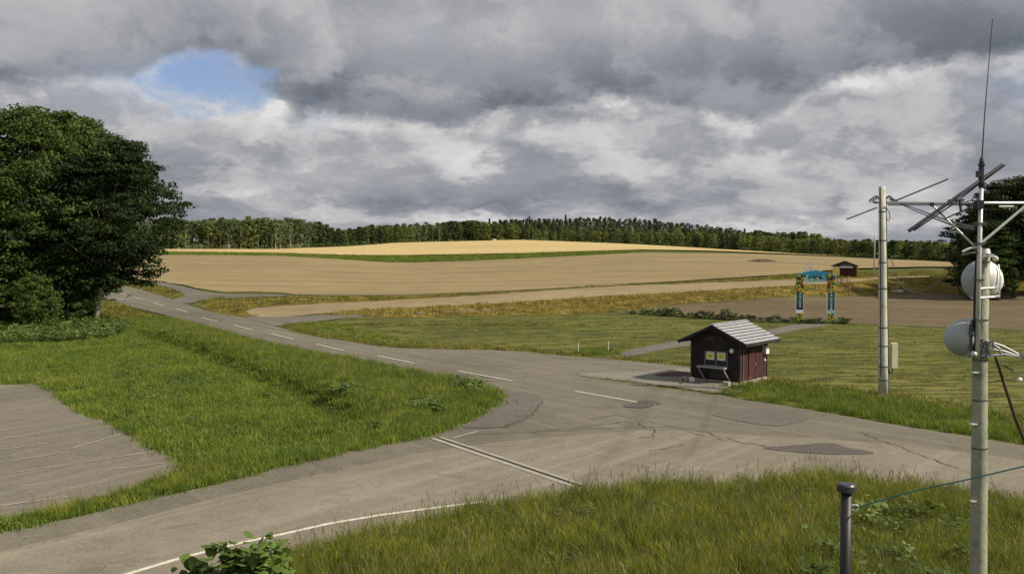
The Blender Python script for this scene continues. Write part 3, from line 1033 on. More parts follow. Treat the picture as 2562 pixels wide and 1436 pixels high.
c_tall = src_collection('tall_clump', [clump_mesh('tall_clump', M['grass_tall'], 40, 0.13, 0.70, 0.018, 0.6, 3, 3 if s % 2 else 1, M['seed_head'], s) for s in range(6)])
c_lush = src_collection('lush_clump', [clump_mesh('lush_clump', M['grass_lush'], 42, 0.14, 0.36, 0.019, 0.65, 3, 1, M['seed_head'], 20 + s) for s in range(6)])
c_short = src_collection('short_clump', [clump_mesh('short_clump', M['grass_short'], 46, 0.18, 0.135, 0.021, 1.0, 2, 0, None, 40 + s) for s in range(5)])
c_olive = src_collection('olive_clump', [clump_mesh('olive_clump', M['grass_olive'], 26, 0.25, 0.30, 0.05, 0.7, 2, 0, None, 60 + s) for s in range(5)])
c_gold = src_collection('gold_clump', [clump_mesh('gold_clump', M['grass_gold'], 26, 0.25, 0.30, 0.05, 0.7, 2, 0, None, 70 + s) for s in range(4)])
c_straw = src_collection('straw_clump', [clump_mesh('straw_clump', M['straw'], 26, 0.16, 0.20, 0.03, 1.3, 2, 0, None, 80 + s) for s in range(3)])
c_broad = src_collection('broad_clump', [broad_mesh('broad_clump', M['weed_leaf'], 26, 0.22, 0.55, 0.17, 90 + s) for s in range(4)])
c_bigleaf = src_collection('bigleaf_clump', [broad_mesh('bigleaf_clump', M['weed_leaf'], 16, 0.4, 0.8, 0.42, 95 + s) for s in range(4)])


def patchy(P, s, lo, hi, seed=0.0):
    v = np.array([mnoise.noise(Vector((p[0] * s, p[1] * s, seed))) for p in P]) * 0.5 + 0.5
    return lo + (hi - lo) * np.clip((v - 0.25) / 0.5, 0, 1)


# near right verge
polyA = world_poly([(560, 1560), (700, 1412), (850, 1372), (1000, 1335), (1150, 1298), (1440, 1248), (1700, 1222), (2000, 1212), (2300, 1226), (2700, 1292), (2900, 1500), (2900, 2300), (500, 2300)], 1)
P = fill(polyA, 17)
P = P[rng.random(len(P)) < np.clip((P[:, 0] + 7.5) / 3.0, 0.25, 1)]
scatter('roadside_grass', P, c_tall, 0.8, 1.25, 'tall seeding grass filling the near verge below the road', hscale=patchy(P, 0.35, 0.75, 1.25))
polyA2 = world_poly([(640, 1420), (760, 1385), (950, 1345), (1440, 1262), (1440, 1240), (2000, 1212), (2600, 1270), (2600, 1330), (2000, 1250), (1440, 1300), (1000, 1400), (700, 1470)], 1)
P = fill(polyA2, 5)
scatter('edge_grass', P, c_tall, 0.5, 0.95, 'loose grass fringe spilling over the white edge line', hscale=patchy(P, 0.6, 0.6, 1.1))
polyW = world_poly([(2090, 1370), (2150, 1300), (2300, 1285), (2420, 1320), (2420, 1500), (2300, 1600), (2050, 1600), (2020, 1450)], 1)
scatter('broadleaf_weeds', fill(polyW, 1.3, 0.22), c_broad, 0.6, 1.1, 'broad leaved weeds in the near grass beside the black post')

scatter('dry_stalks', fill(polyA, 0.9), c_straw, 1.2, 2.0, 'dry stalks scattered in the near verge', hscale=None)
scatter('small_weeds', fill(polyA, 0.5, 0.1), c_broad, 0.4, 0.8, 'small weeds scattered in the near verge')

# left triangle
polyB = world_poly([(-250, 845), (100, 825), (250, 806), (405, 792), (514, 818), (625, 852), (750, 877), (875, 903), (968, 920), (1093, 952), (1202, 962), (1243, 978), (1256, 996),
                    (1246, 1018), (1187, 1047), (1093, 1087), (968, 1115), (812, 1146), (700, 1171), (637, 1189), (516, 1217), (395, 1244), (273, 1273), (152, 1302), (-80, 1345), (-80, 1325),
                    (300, 1240), (445, 1190), (458, 1160), (330, 1089), (200, 1028), (94, 961), (-250, 962)], 0)
P = fill(polyB, 15)
scatter('meadow_grass', P, c_short, 0.8, 1.6, 'short green grass of the wedge between road and parking lot', hscale=patchy(P, 0.35, 0.5, 2.3))
P = fill(polyB, 2.2)
P = P[patchy(P, 0.16, 0, 1, 4.0) > 0.55]
scatter('meadow_tuft', P, c_lush, 0.6, 1.0, 'longer green tufts standing in the grass wedge')
P = fill(polyB, 1.0)
P = P[patchy(P, 0.3, 0, 1, 12.0) > 0.6]
scatter('wedge_weeds', P, c_broad, 0.35, 0.7, 'small broad leaved weeds in the grass wedge')
P = fill(polyB, 1.6)
P = P[patchy(P, 0.25, 0, 1, 22.0) > 0.62]
scatter('wedge_straw', P, c_straw, 0.4, 0.8, 'dry clippings among the grass of the wedge')
PK2 = world_poly([(60, 958), (100, 962), (205, 1030), (335, 1091), (460, 1160), (440, 1185), (300, 1232), (150, 1268), (0, 1300), (0, 1285), (150, 1255), (290, 1222), (420, 1172), (300, 1092), (180, 1030), (85, 972)], 0)
scatter('creeping_grass', fill(PK2, 1.3), c_short, 0.5, 1.1, 'grass creeping over the edge of the parking lot')
T1 = world_poly([(400, 808), (514, 822), (625, 853), (750, 878), (968, 921), (1202, 964), (1254, 996), (1246, 1017), (1187, 1045), (1093, 1085), (975, 1112), (945, 1080), (860, 1020), (760, 965), (600, 905), (480, 860), (380, 825)], 0)
P = fill(T1, 9)
scatter('ditch_grass', P, c_lush, 0.85, 1.5, 'long grass along the ditch and the road edge', hscale=patchy(P, 0.4, 0.8, 1.5, 2.0))
P = fill(T1, 1.4)
scatter('ditch_seed_grass', P, c_tall, 0.6, 1.0, 'tall seed heads rising out of the ditch grass')
T2 = world_poly([(1187, 1047), (1093, 1087), (968, 1115), (812, 1146), (700, 1171), (637, 1189), (516, 1217), (395, 1244), (273, 1273), (152, 1302), (-80, 1345), (-80, 1327),
                 (152, 1283), (300, 1240), (445, 1192), (600, 1160), (812, 1120), (968, 1090), (1093, 1060)], 0)
P = fill(T2, 10)
scatter('kerb_grass', P, c_lush, 0.7, 1.1, 'bright grass edging the curve of the near road', hscale=patchy(P, 0.5, 0.8, 1.4, 3.0))
T3 = world_poly([(20, 1322), (273, 1268), (516, 1212), (560, 1180), (470, 1165), (445, 1192), (300, 1238), (150, 1280)], 0)
P = fill(T3, 5)
scatter('seeding_grass', P, c_tall, 0.6, 1.0, 'thin seeding grass between the parking lot and the road')
straw = world_poly([(340, 893), (375, 893), (400, 915), (405, 945), (380, 945), (350, 920)], 1)
scatter('dead_grass', fill(straw, 9), c_straw, 0.8, 1.4, 'patch of dead straw coloured grass in the green wedge')
scatter('clipped_straw', fill(world_poly([(-50, 900), (110, 893), (170, 905), (150, 935), (-50, 942)], 1), 2.5), c_straw, 0.5, 0.9, 'thin brown clippings on the grass below the trees')
under = world_poly([(-250, 835), (0, 815), (130, 806), (230, 808), (330, 815), (300, 845), (180, 858), (80, 862), (-250, 870)], 1)
scatter('groundcover_leaves', fill(under, 2.6), c_broad, 0.7, 1.5, 'broad leaved ground cover at the foot of the left trees')
for (cx, cy, w, h) in ((860, 985, 45, 22), (1165, 975, 50, 25), (1080, 1020, 45, 22), (960, 1075, 30, 10), (572, 895, 18, 8), (420, 838, 40, 6)):
    pl = world_poly([(cx - w, cy), (cx, cy - h), (cx + w, cy), (cx, cy + h)], 2)
    scatter('broadleaf_patch', fill(pl, 3.0, 0.05), c_bigleaf, 0.45, 0.75, {860: 'broad leaved weed patch midway along the ditch', 1165: 'dark broad leaved patch near the tip of the wedge', 1080: 'broad leaved patch just inside the wedge tip',
            960: 'small leafy patch at the lower end of the ditch', 572: 'small leafy patch at the upper end of the ditch', 420: 'leafy patch on the verge beside the far road'}[cx])
# right verge and lawn
D1 = world_poly([(1800, 986), (1850, 966), (1920, 960), (2050, 975), (2200, 1002), (2400, 1030), (2800, 1100), (2800, 1165), (2562, 1112), (2300, 1071), (2100, 1037), (1900, 1004)], 0)
P = fill(D1, 10)
scatter('verge_grass', P, c_lush, 0.8, 1.35, 'long green grass between the road and the mown lawn', hscale=patchy(P, 0.4, 0.8, 1.4, 7.0))
D2 = world_poly([(1880, 965), (1940, 950), (2180, 985), (2240, 985), (2500, 1030), (2800, 1080), (2800, 1110), (2400, 1032), (2100, 990)], 0)
scatter('verge_fringe', fill(D2, 4), c_olive, 0.7, 1.3, 'yellowing fringe where the verge meets the lawn')
LW = world_poly([(700, 815), (950, 803), (1300, 794), (1583, 787), (1915, 808), (2330, 822), (2750, 845), (2750, 1090), (2400, 1030), (2200, 990), (1930, 955), (1900, 925), (1724, 914), (1490, 893), (1287, 876), (953, 867), (781, 835)], 0)
P = fill(LW, 2.6)
keep = np.array([mnoise.noise(Vector((p[0] * 0.09 + p[1] * .02, p[1] * 0.9, 0.0))) for p in P]) > -0.05
pathc = world_poly([(1470, 900), (1560, 880), (1720, 850), (1900, 832), (1985, 811), (2095, 811), (1930, 840), (1760, 860), (1550, 900)], 0)
P = P[keep & ~inside(P[:, :2], pathc)]
scatter('lawn_grass', P, c_olive, 0.5, 0.9, 'rows of cut yellow green grass on the wide lawn', hscale=np.full(len(P), 0.55))
hutc = [(1420, 934), (1440, 936), (1506, 950), (1600, 964), (1700, 978), (1800, 993), (1800, 985), (1700, 971), (1600, 957), (1506, 945)]
scatter('apron_grass', fill(world_poly(hutc, 0), 10), c_olive, 0.35, 0.6, 'thin grass strip between the apron and the road')
scatter('road_edge_grass', fill(world_poly([(1700, 815 + 0), (690, 815), (781, 838), (953, 870), (1287, 878), (1490, 897), (1724, 917), (1724, 911), (1490, 890), (1287, 872), (953, 864), (781, 832), (720, 812)], 0), 5), c_olive, 0.6, 1.1,
        'ragged grass along the far edge of the road')
scatter('stake_grass', fill(world_poly([(1435, 886), (1450, 872), (1540, 874), (1560, 888), (1510, 894), (1440, 890)], 0), 7), c_lush, 0.7, 1.1, 'green grass round the two white stakes')
scatter('junction_grass', fill(world_poly([(700, 812), (800, 803), (860, 812), (1000, 850), (1085, 862), (1080, 870), (953, 868), (781, 834)], 0), 4), c_lush, 0.6, 1.0, 'greener grass at the corner of path and road')
for nm, pts, dn, lb in (('bank_grass', [(1480, 786), (1666, 764), (1873, 749), (2122, 741), (2300, 733), (2700, 722), (2700, 694), (2330, 695), (2200, 703), (2000, 717), (1900, 721), (1700, 734), (1500, 744), (1300, 758), (1100, 768), (900, 777), (780, 790), (1000, 796), (1300, 790)], 1.6, 'coarse olive grass covering the long bank'),
                        ('upper_bank_grass', [(490, 757), (530, 748), (719, 745), (1000, 742), (1300, 731), (1600, 714), (1900, 696), (2085, 681), (2600, 677), (2600, 686), (2200, 694), (1900, 702), (1700, 710), (1500, 716), (1200, 738), (900, 755), (719, 762), (610, 772), (640, 795), (541, 784)], 1.2, 'brown and olive grass between the field and the track'),
                        ('corner_verge_grass', [(200, 697), (309, 713), (391, 735), (432, 749), (466, 741), (430, 726), (372, 710), (300, 695)], 1.5, 'short verge grass between the far road and the field path'),
                        ('left_verge_grass', [(250, 748), (353, 780), (405, 792), (300, 806), (230, 812), (150, 800), (150, 760)], 1.5, 'dull verge grass under the edge of the left trees')):
    scatter(nm, fill(world_poly(pts, 0), dn), c_gold if nm == 'bank_grass' else c_olive, 0.9, 1.7, lb)
scatter('ridge_grass', fill(world_poly([(-250, 640), (400, 640), (750, 645), (1000, 659), (1300, 648), (1600, 634), (1600, 629), (1300, 637), (1000, 642), (750, 638), (400, 633), (-250, 633)], 0), 0.6), c_lush, 1.6, 3.0,
        'dark green grass strip dividing the two fields')


# ------------------------------------------------------------------ trees
def make_tree(seed, Ht, R, base, nclu, nleaf, lsize, cr, flatn, leafm, barkm, trunk_r, shape='round', lean=(0, 0), upn=0.5, limbs=14, lump=0.28, gap=0.0, tier=0):
    g = np.random.default_rng(seed)
    V, Fq = [], []
    cen = []
    tries = 0
    while len(cen) < nclu and tries < nclu * 20:
        tries += 1
        t_ = g.uniform(0, 1)
        if shape == 'round':
            pr = math.sin(PI * min(1, (0.10 + 0.86 * t_))) ** 0.6
        elif shape == 'cone':
            pr = (1 - t_) ** 0.85 * (0.75 + 0.25 * math.cos(t_ * 28)) + 0.03
        elif shape == 'column':
            pr = (0.55 + 0.45 * math.sin(PI * t_)) * (1 - t_ ** 6)
        else:  # umbrella pine
            pr = 0.35 + 0.65 * math.sin(PI * min(1, t_ * 0.9 + 0.1)) ** 0.5
        a = g.uniform(0, 2 * PI)
        ln = mnoise.noise(Vector((math.cos(a) * 1.3 + seed, math.sin(a) * 1.3, t_ * 3.2)))
        ln2 = mnoise.noise(Vector((math.cos(a) * 3 + seed, math.sin(a) * 3, t_ * 7 + 9)))
        rad = R * pr * (1 + lump * ln * 1.6 + lump * 0.7 * ln2)
        rr_ = rad * g.uniform(0.0, 1.0) ** 0.42
        z = Ht * (base + (1 - base) * t_) - cr * 0.3
        if tier:
            wq = 1.3 * mnoise.noise(Vector((math.cos(a) * 1.6 + seed, math.sin(a) * 1.6, z * 0.12)))
            z = z * 0.35 + 0.65 * (math.floor(z / tier + wq) + 0.5 - wq) * tier + g.normal(0, tier * 0.22) - 0.06 * rr_
        if gap and mnoise.noise(Vector((math.cos(a) * rr_ * 0.35 + seed * 3, math.sin(a) * rr_ * 0.35, z * 0.5))) < -0.55 + gap:
            continue
        cen.append((math.cos(a) * rr_ + lean[0] * (z / Ht), math.sin(a) * rr_ + lean[1] * (z / Ht), z))
    cen = np.array(cen)
    n = len(cen) * nleaf
    C = np.repeat(cen, nleaf, 0)
    D = g.normal(0, 1, (n, 3))
    D /= np.linalg.norm(D, axis=1)[:, None]
    D *= (g.uniform(0.2, 1, n) ** 0.5)[:, None]
    crs = cr * np.repeat(g.uniform(0.7, 1.3, len(cen)), nleaf)[:, None]
    P_ = C + D * crs * np.array([1, 1, flatn])
    nrm = D * np.array([0.7, 0.7, 0.7]) + g.normal(0, 0.45, (n, 3)) + np.array([0, 0, upn])
    nrm /= np.linalg.norm(nrm, axis=1)[:, None]
    tx = np.cross(nrm, g.normal(0, 1, (n, 3)))
    tx /= np.linalg.norm(tx, axis=1)[:, None]
    ty = np.cross(nrm, tx)
    s = (lsize * g.uniform(0.6, 1.25, n))[:, None]
    VV = np.stack([P_ - tx * s * .5, P_ + ty * s * .32, P_ + tx * s * .5, P_ - ty * s * .32], 1).reshape(-1, 3)
    FF = np.arange(n * 4).reshape(-1, 4)
    crown = mesh_np('crown', VV, FF, leafm)
    b = MB()
    top = Ht * (0.93 if shape != 'round' else 0.78)
    L = Vector((lean[0], lean[1], 0))
    pts = [L * (k / 6) * (top / Ht) + Vector((math.sin(k * 1.3 + seed) * 0.02 * Ht * .4, math.cos(k * 1.7 + seed) * 0.02 * Ht * .4, top * k / 6)) for k in range(7)]
    pts[0] = Vector((0, 0, -0.25))
    b.tube(pts, [trunk_r * (1.25 if k == 0 else 1 - 0.82 * k / 6) for k in range(7)], 8)
    idx = g.permutation(len(cen))[:limbs]
    for i in idx:
        c = Vector(cen[i])
        h0 = max(Ht * 0.12, min(top * 0.9, c.z * g.uniform(0.55, 0.85)))
        k = h0 / top * 6
        k0 = min(5, int(k))
        p0 = pts[k0].lerp(pts[k0 + 1], k - k0)
        mid = p0.lerp(c, 0.5) + Vector((0, 0, -0.05 * Ht * g.uniform(0, 1)))
        r0 = trunk_r * (1 - 0.8 * h0 / top) * 0.55
        b.tube([p0, mid, c], [r0, r0 * 0.6, r0 * 0.18], 5, False)
    me = bpy.data.meshes.new('trunk')
    me.from_pydata(b.v, [], b.f)
    me.materials.append(barkm)
    me.polygons.foreach_set('use_smooth', np.ones(len(me.polygons), bool))
    return me, crown


def tree(loc, meshes, rz, sc, label, cat='tree', group=None, name='tree'):
    e = empty(name, loc, rz, label=label, cat=cat, group=group)
    e.scale = (sc, sc, sc) if not hasattr(sc, '__len__') else sc
    obj('trunk', meshes[0], e)
    obj('crown', meshes[1], e)
    return e


LF, DK = M['leaf_left'], M['leaf_dark']
tA = make_tree(11, 21.5, 10.2, 0.12, 1150, 62, 0.34, 1.2, 0.32, LF, M['bark'], 0.38, lump=0.34, gap=0.22, tier=0)
tB = make_tree(12, 18.2, 7.0, 0.22, 760, 60, 0.34, 1.1, 0.30, DK, M['pale_bark'], 0.26, lean=(2.9, 0.8), lump=0.42, gap=0.27, limbs=30, tier=0)
tC = make_tree(13, 8.0, 3.6, 0.06, 280, 55, 0.30, 0.8, 0.5, LF, M['pale_bark'], 0.14, lump=0.3)
g0 = G(95, 802)
tree(g0, tA, 0.3, 1.0, 'tall broad green tree, the largest crown at the left edge', name='broadleaf_tree')
tree(G(236, 806), tB, 0.0, 1.0, 'dark leaning tree with a pale trunk beside the road bend', name='broadleaf_tree')
tree(at(-130, 605, 96) * 1 - Vector((0, 0, 8)), tA, 2.0, (0.95, 0.95, 0.93), 'broad green tree cut off by the left edge', name='broadleaf_tree')
tree(at(190, 605, 110) - Vector((0, 0, 8)), tA, 4.2, (0.76, 0.76, 1.0), 'dense green tree behind the pale trunked one', name='broadleaf_tree')
tree(G(150, 812), tC, 0.0, 0.95, 'young leafy tree filling the gap left of the pale trunk', name='young_tree')
tree(G(15, 815), tC, 2.1, 1.05, 'young leafy tree with a thin pale trunk in the left corner', name='young_tree')
tree(G(85, 822), tC, 4.0, 0.62, 'low leafy tree at the front foot of the tallest tree', name='young_tree')
tree(G(205, 800), tC, 1.0, 0.6, 'small leafy tree just left of the pale leaning trunk', name='young_tree')
# right group
tR = make_tree(21, 17.0, 5.6, 0.12, 620, 62, 0.42, 1.15, 0.30, DK, M['bark'], 0.30, 'pine', lump=0.35, gap=0.2, limbs=24, upn=0.9)
tR2 = make_tree(22, 17.0, 6.0, 0.20, 600, 62, 0.42, 1.2, 0.30, M['leaf_deep'], M['bark'], 0.3, 'pine', lump=0.35, gap=0.2, limbs=24, upn=0.9)
for px, dep, ms_, sc, rz, lb in ((2455, 150, tR, 0.78, 0.5, 'dark conifer right behind the antenna mast, lowest of its group'),
                                 (2540, 142, tR2, 1.02, 1.4, 'tall dark conifer at the right edge with olive tips'),
                                 (2500, 162, tR, 0.92, 2.6, 'dark conifer standing between its two neighbours at the right edge'),
                                 (2480, 138, tR, 0.66, 4.4, 'low dark conifer at the front of the right hand group'),
                                (2620, 150, tR2, 1.1, 3.9, 'tallest dark conifer, cut off by the right edge'),
                                 (2600, 168, tR, 1.0, 5.0, 'dark conifer at the back of the right hand group')):
    b_ = at(px, 605, dep)
    tree((b_.x, b_.y, float(H([[b_.x, b_.y]])[0]) - 0.1), ms_, rz, sc, lb, name='conifer_tree')
# low dark shrubs along the ploughed strip
tS = make_tree(31, 1.4, 0.9, 0.0, 42, 34, 0.15, 0.28, 0.7, M['leaf_deep'], M['bark'], 0.03, lump=0.35, limbs=6)
tS2 = make_tree(32, 1.1, 1.0, 0.0, 42, 34, 0.15, 0.28, 0.6, M['leaf_deep'], M['bark'], 0.03, lump=0.35, limbs=6)
i = 0
for px in np.arange(1585, 1985, 21):
    y_ = np.interp(px, [1583, 1749, 1915, 2114], [785, 797, 806, 811])
    s = 0.62 * {3: 1.0, 4: 1.35, 5: 1.25, 8: 1.3, 9: 1.0, 11: 1.4, 12: 1.1}.get(i, 0.60 + 0.2 * ((i * 7) % 3))
    p = G(px + ((i * 13) % 7) - 3, y_)
    tree(p, tS if i % 2 else tS2, i * 1.3, (s * 1.15, s * 1.0, s * 0.95), 'low dark shrub in the ragged row behind the kiosk lawn', 'shrub', 'shrubs along the edge of the ploughed strip', name='shrub')
    i += 1
for px, s in ((2020, 0.6), (2045, 0.75), (2110, 0.8)):
    tree(G(px, 810), tS2, px, (s * 1.3, s, s * 0.7), {2020: 'small dark shrub beside the left arch pillar', 2045: 'small dark shrub between the arch pillars', 2110: 'small dark shrub right of the arch'}[px], 'shrub', name='shrub')
scatter('hedge_undergrowth', fill(world_poly([(1540, 781), (1583, 783), (1749, 795), (1915, 804), (2130, 809), (2130, 812), (1915, 809), (1749, 799), (1583, 787), (1540, 784)], 0), 3.5), c_broad, 0.4, 0.7, 'dark low undergrowth along the edge of the ploughed strip')

# far tree line
far = {
    'pale': [make_tree(40 + k, 15, 2.8, 0.22, 66, 22, 0.66, 1.0, 0.6, M['leaf_pale'], M['pale_bark'], 0.27, 'round', lump=0.5, gap=0.25, limbs=14) for k in range(4)],
    'green': [make_tree(50 + k, 14, 3.8, 0.14, 90, 24, 0.80, 1.2, 0.6, M['leaf_green'], M['pale_bark'], 0.2, 'round', lump=0.35, limbs=8) for k in range(4)],
    'deep': [make_tree(60 + k, 14, 3.6, 0.10, 90, 24, 0.80, 1.2, 0.55, M['leaf_deep'], M['bark'], 0.2, 'round', lump=0.35, limbs=8) for k in range(3)],
    'conifer': [make_tree(70 + k, 16, 3.0, 0.08, 110, 22, 0.7, 0.8, 0.4, M['leaf_conifer'], M['bark'], 0.2, 'cone', lump=0.15, limbs=6) for k in range(3)],
}
TX = np.array([300, 420, 520, 640, 760, 800, 830, 860, 900, 1000, 1100, 1180, 1260, 1340, 1370, 1450, 1600, 1700, 1850, 1950, 2000, 2100, 2200, 2300, 2380, 2420], float)
TY = np.array([548, 548, 550, 545, 550, 556, 568, 572, 564, 560, 554, 548, 560, 570, 578, 574, 578, 580, 584, 590, 598, 594, 598, 600, 606, 610], float)
FH = {}
gg = np.random.default_rng(5)


def treeline(px, back=0.0):
    tn = (px - 1281) / F
    r3 = float(np.interp(px, Hcols, CR)) + 3 + back
    y = r3 / math.hypot(1, tn)
    x = tn * y
    return Vector((x, y, float(H([[x, y]])[0]))), r3


px = 395.0
cnt = 0
SEG = [(790, 'in the pale stand at the left of the tree line'), (1010, 'in the tree line just right of the pale stand'), (1215, 'in the tree line left of the white shed'),
       (1430, 'in the tree line right of the white shed'), (1700, 'in the tree line below the wooded hill'), (1990, 'in the tree line between hill and flower arch'),
       (2195, 'in the tree line behind the distant hut'), (9999, 'in the tree line right of the utility pole')]
KND = {'pale': 'slender pale trunked tree', 'green': 'mid green rounded tree', 'deep': 'dark green rounded tree', 'conifer': 'dark pointed conifer'}
while px < 2460:
    if px < 790:
        kind = 'pale' if gg.random() < 0.90 else 'green'
    elif px < 1010:
        kind = gg.choice(['deep', 'green', 'deep'])
    elif px < 1110:
        kind = gg.choice(['green', 'pale', 'green'])
    elif px < 1200:
        kind = 'deep'
    elif px < 1330:
        kind = gg.choice(['green', 'conifer', 'green'])
    elif px < 1420:
        kind = gg.choice(['conifer', 'green', 'deep'])
    else:
        kind = gg.choice(['green', 'deep', 'green', 'green'])
    p, r3 = treeline(px, gg.uniform(0, 6))
    ty = float(np.interp(px, TX, TY))
    want = (605 - ty) / F * r3 + CAM_H - p.z
    want *= gg.uniform(0.84, 1.0)
    h0 = 16 if kind == 'conifer' else (15 if kind == 'pale' else 14)
    s = max(0.35, want / h0)
    ms_ = far[kind][int(gg.integers(0, len(far[kind])))]
    tree(p, ms_, gg.uniform(0, 6.28), (s * gg.uniform(0.9, 1.15),) * 2 + (s,), KND[kind] + ' ' + next(q for a_, q in SEG if px < a_), 'tree', KND[kind] + 's ' + next(q for a_, q in SEG if px < a_), name='far_' + {'pale': 'birch', 'green': 'tree', 'deep': 'tree', 'conifer': 'conifer'}[kind])
    cnt += 1
    px += gg.uniform(8, 13) if px < 790 else gg.uniform(13, 21)

# forest mass behind the front row
allm = []
for kx in ('pale', 'green', 'deep', 'conifer'):
    for (tr_, cr_) in far[kx]:
        n1 = len(tr_.vertices)
        v1 = np.zeros(n1 * 3, np.float32)
        tr_.vertices.foreach_get('co', v1)
        n2 = len(cr_.vertices)
        v2 = np.zeros(n2 * 3, np.float32)
        cr_.vertices.foreach_get('co', v2)
        fs = [tuple(p.vertices) for p in tr_.polygons] + [tuple(n1 + i for i in p.vertices) for p in cr_.polygons]
        me = bpy.data.meshes.new('wood_tree')
        me.from_pydata(np.concatenate([v1, v2]).reshape(-1, 3).tolist(), [], fs)
        me.materials.append(tr_.materials[0])
        me.materials.append(cr_.materials[0])
        mi = np.zeros(len(me.polygons), np.int32)
        mi[len(tr_.polygons):] = 1
        me.polygons.foreach_set('material_index', mi)
        allm.append(me)
c_wood = src_collection('wood_tree', allm)
PP, SS, PK = [], [], []
for row, (b0, b1, step) in enumerate([(8, 16, 13), (18, 32, 14), (36, 60, 15), (70, 120, 16), (140, 230, 15), (250, 340, 13), (350, 450, 12)]):
    px = 250.0
    while px < 2750:
        if row >= 3 and (px < 1150 or px > 2050):
            px += 40
            continue
        p, r3 = treeline(px, gg.uniform(b0, b1))
        ty = float(np.interp(px, TX, TY)) + gg.uniform(0, 10)
        dd_ = math.hypot(p.x, p.y)
        if row < 3:
            want = (605 - ty) / F * dd_ + CAM_H - p.z
            if px > 2460 or px < 395:
                want = 12
        else:
            want = gg.uniform(9.5, 12)
        if px < 790:
            pk = gg.integers(0, 4) if gg.random() < .85 else gg.integers(4, 8)
            if row >= 1 and gg.random() < .6:
                px += gg.uniform(.7, 1.3) * step
                continue
        elif row >= 4:
            pk = gg.choice([8, 9, 10, 8, 9, 10, 8, 9, 11])
        else:
            pk = gg.choice([4, 5, 6, 7, 8, 9, 10, 8])
        PP.append(tuple(p))
        SS.append(max(0.3, want / 14.5))
        PK.append(pk)
        px += gg.uniform(.7, 1.3) * step
SS = np.array(SS)
o = scatter('forest', PP, c_wood, 1.0, 1.0, 'mixed woodland behind the front row of the far tree line', tilt=0.02, picks=np.array(PK))
at_ = o.data.attributes['siz']
at_.data.foreach_set('vector', np.stack([SS, SS, SS], 1).astype(np.float32).ravel())
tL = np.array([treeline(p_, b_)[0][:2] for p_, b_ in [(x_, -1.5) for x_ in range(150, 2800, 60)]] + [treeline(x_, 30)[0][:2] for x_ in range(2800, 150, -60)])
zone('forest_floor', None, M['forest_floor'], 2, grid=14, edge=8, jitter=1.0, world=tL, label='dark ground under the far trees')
P = fill(np.array([treeline(p_, -3)[0][:2] for p_ in range(380, 2480, 40)] + [treeline(x_, 5)[0][:2] for x_ in range(2480, 380, -40)]), 0.10)
scatter('forest_undergrowth', P, c_bigleaf, 1.8, 3.2, 'dark undergrowth along the foot of the far trees')


# ------------------------------------------------------------------ kiosk
def rotz(a):
    return Matrix.Rotation(a, 3, 'Z')


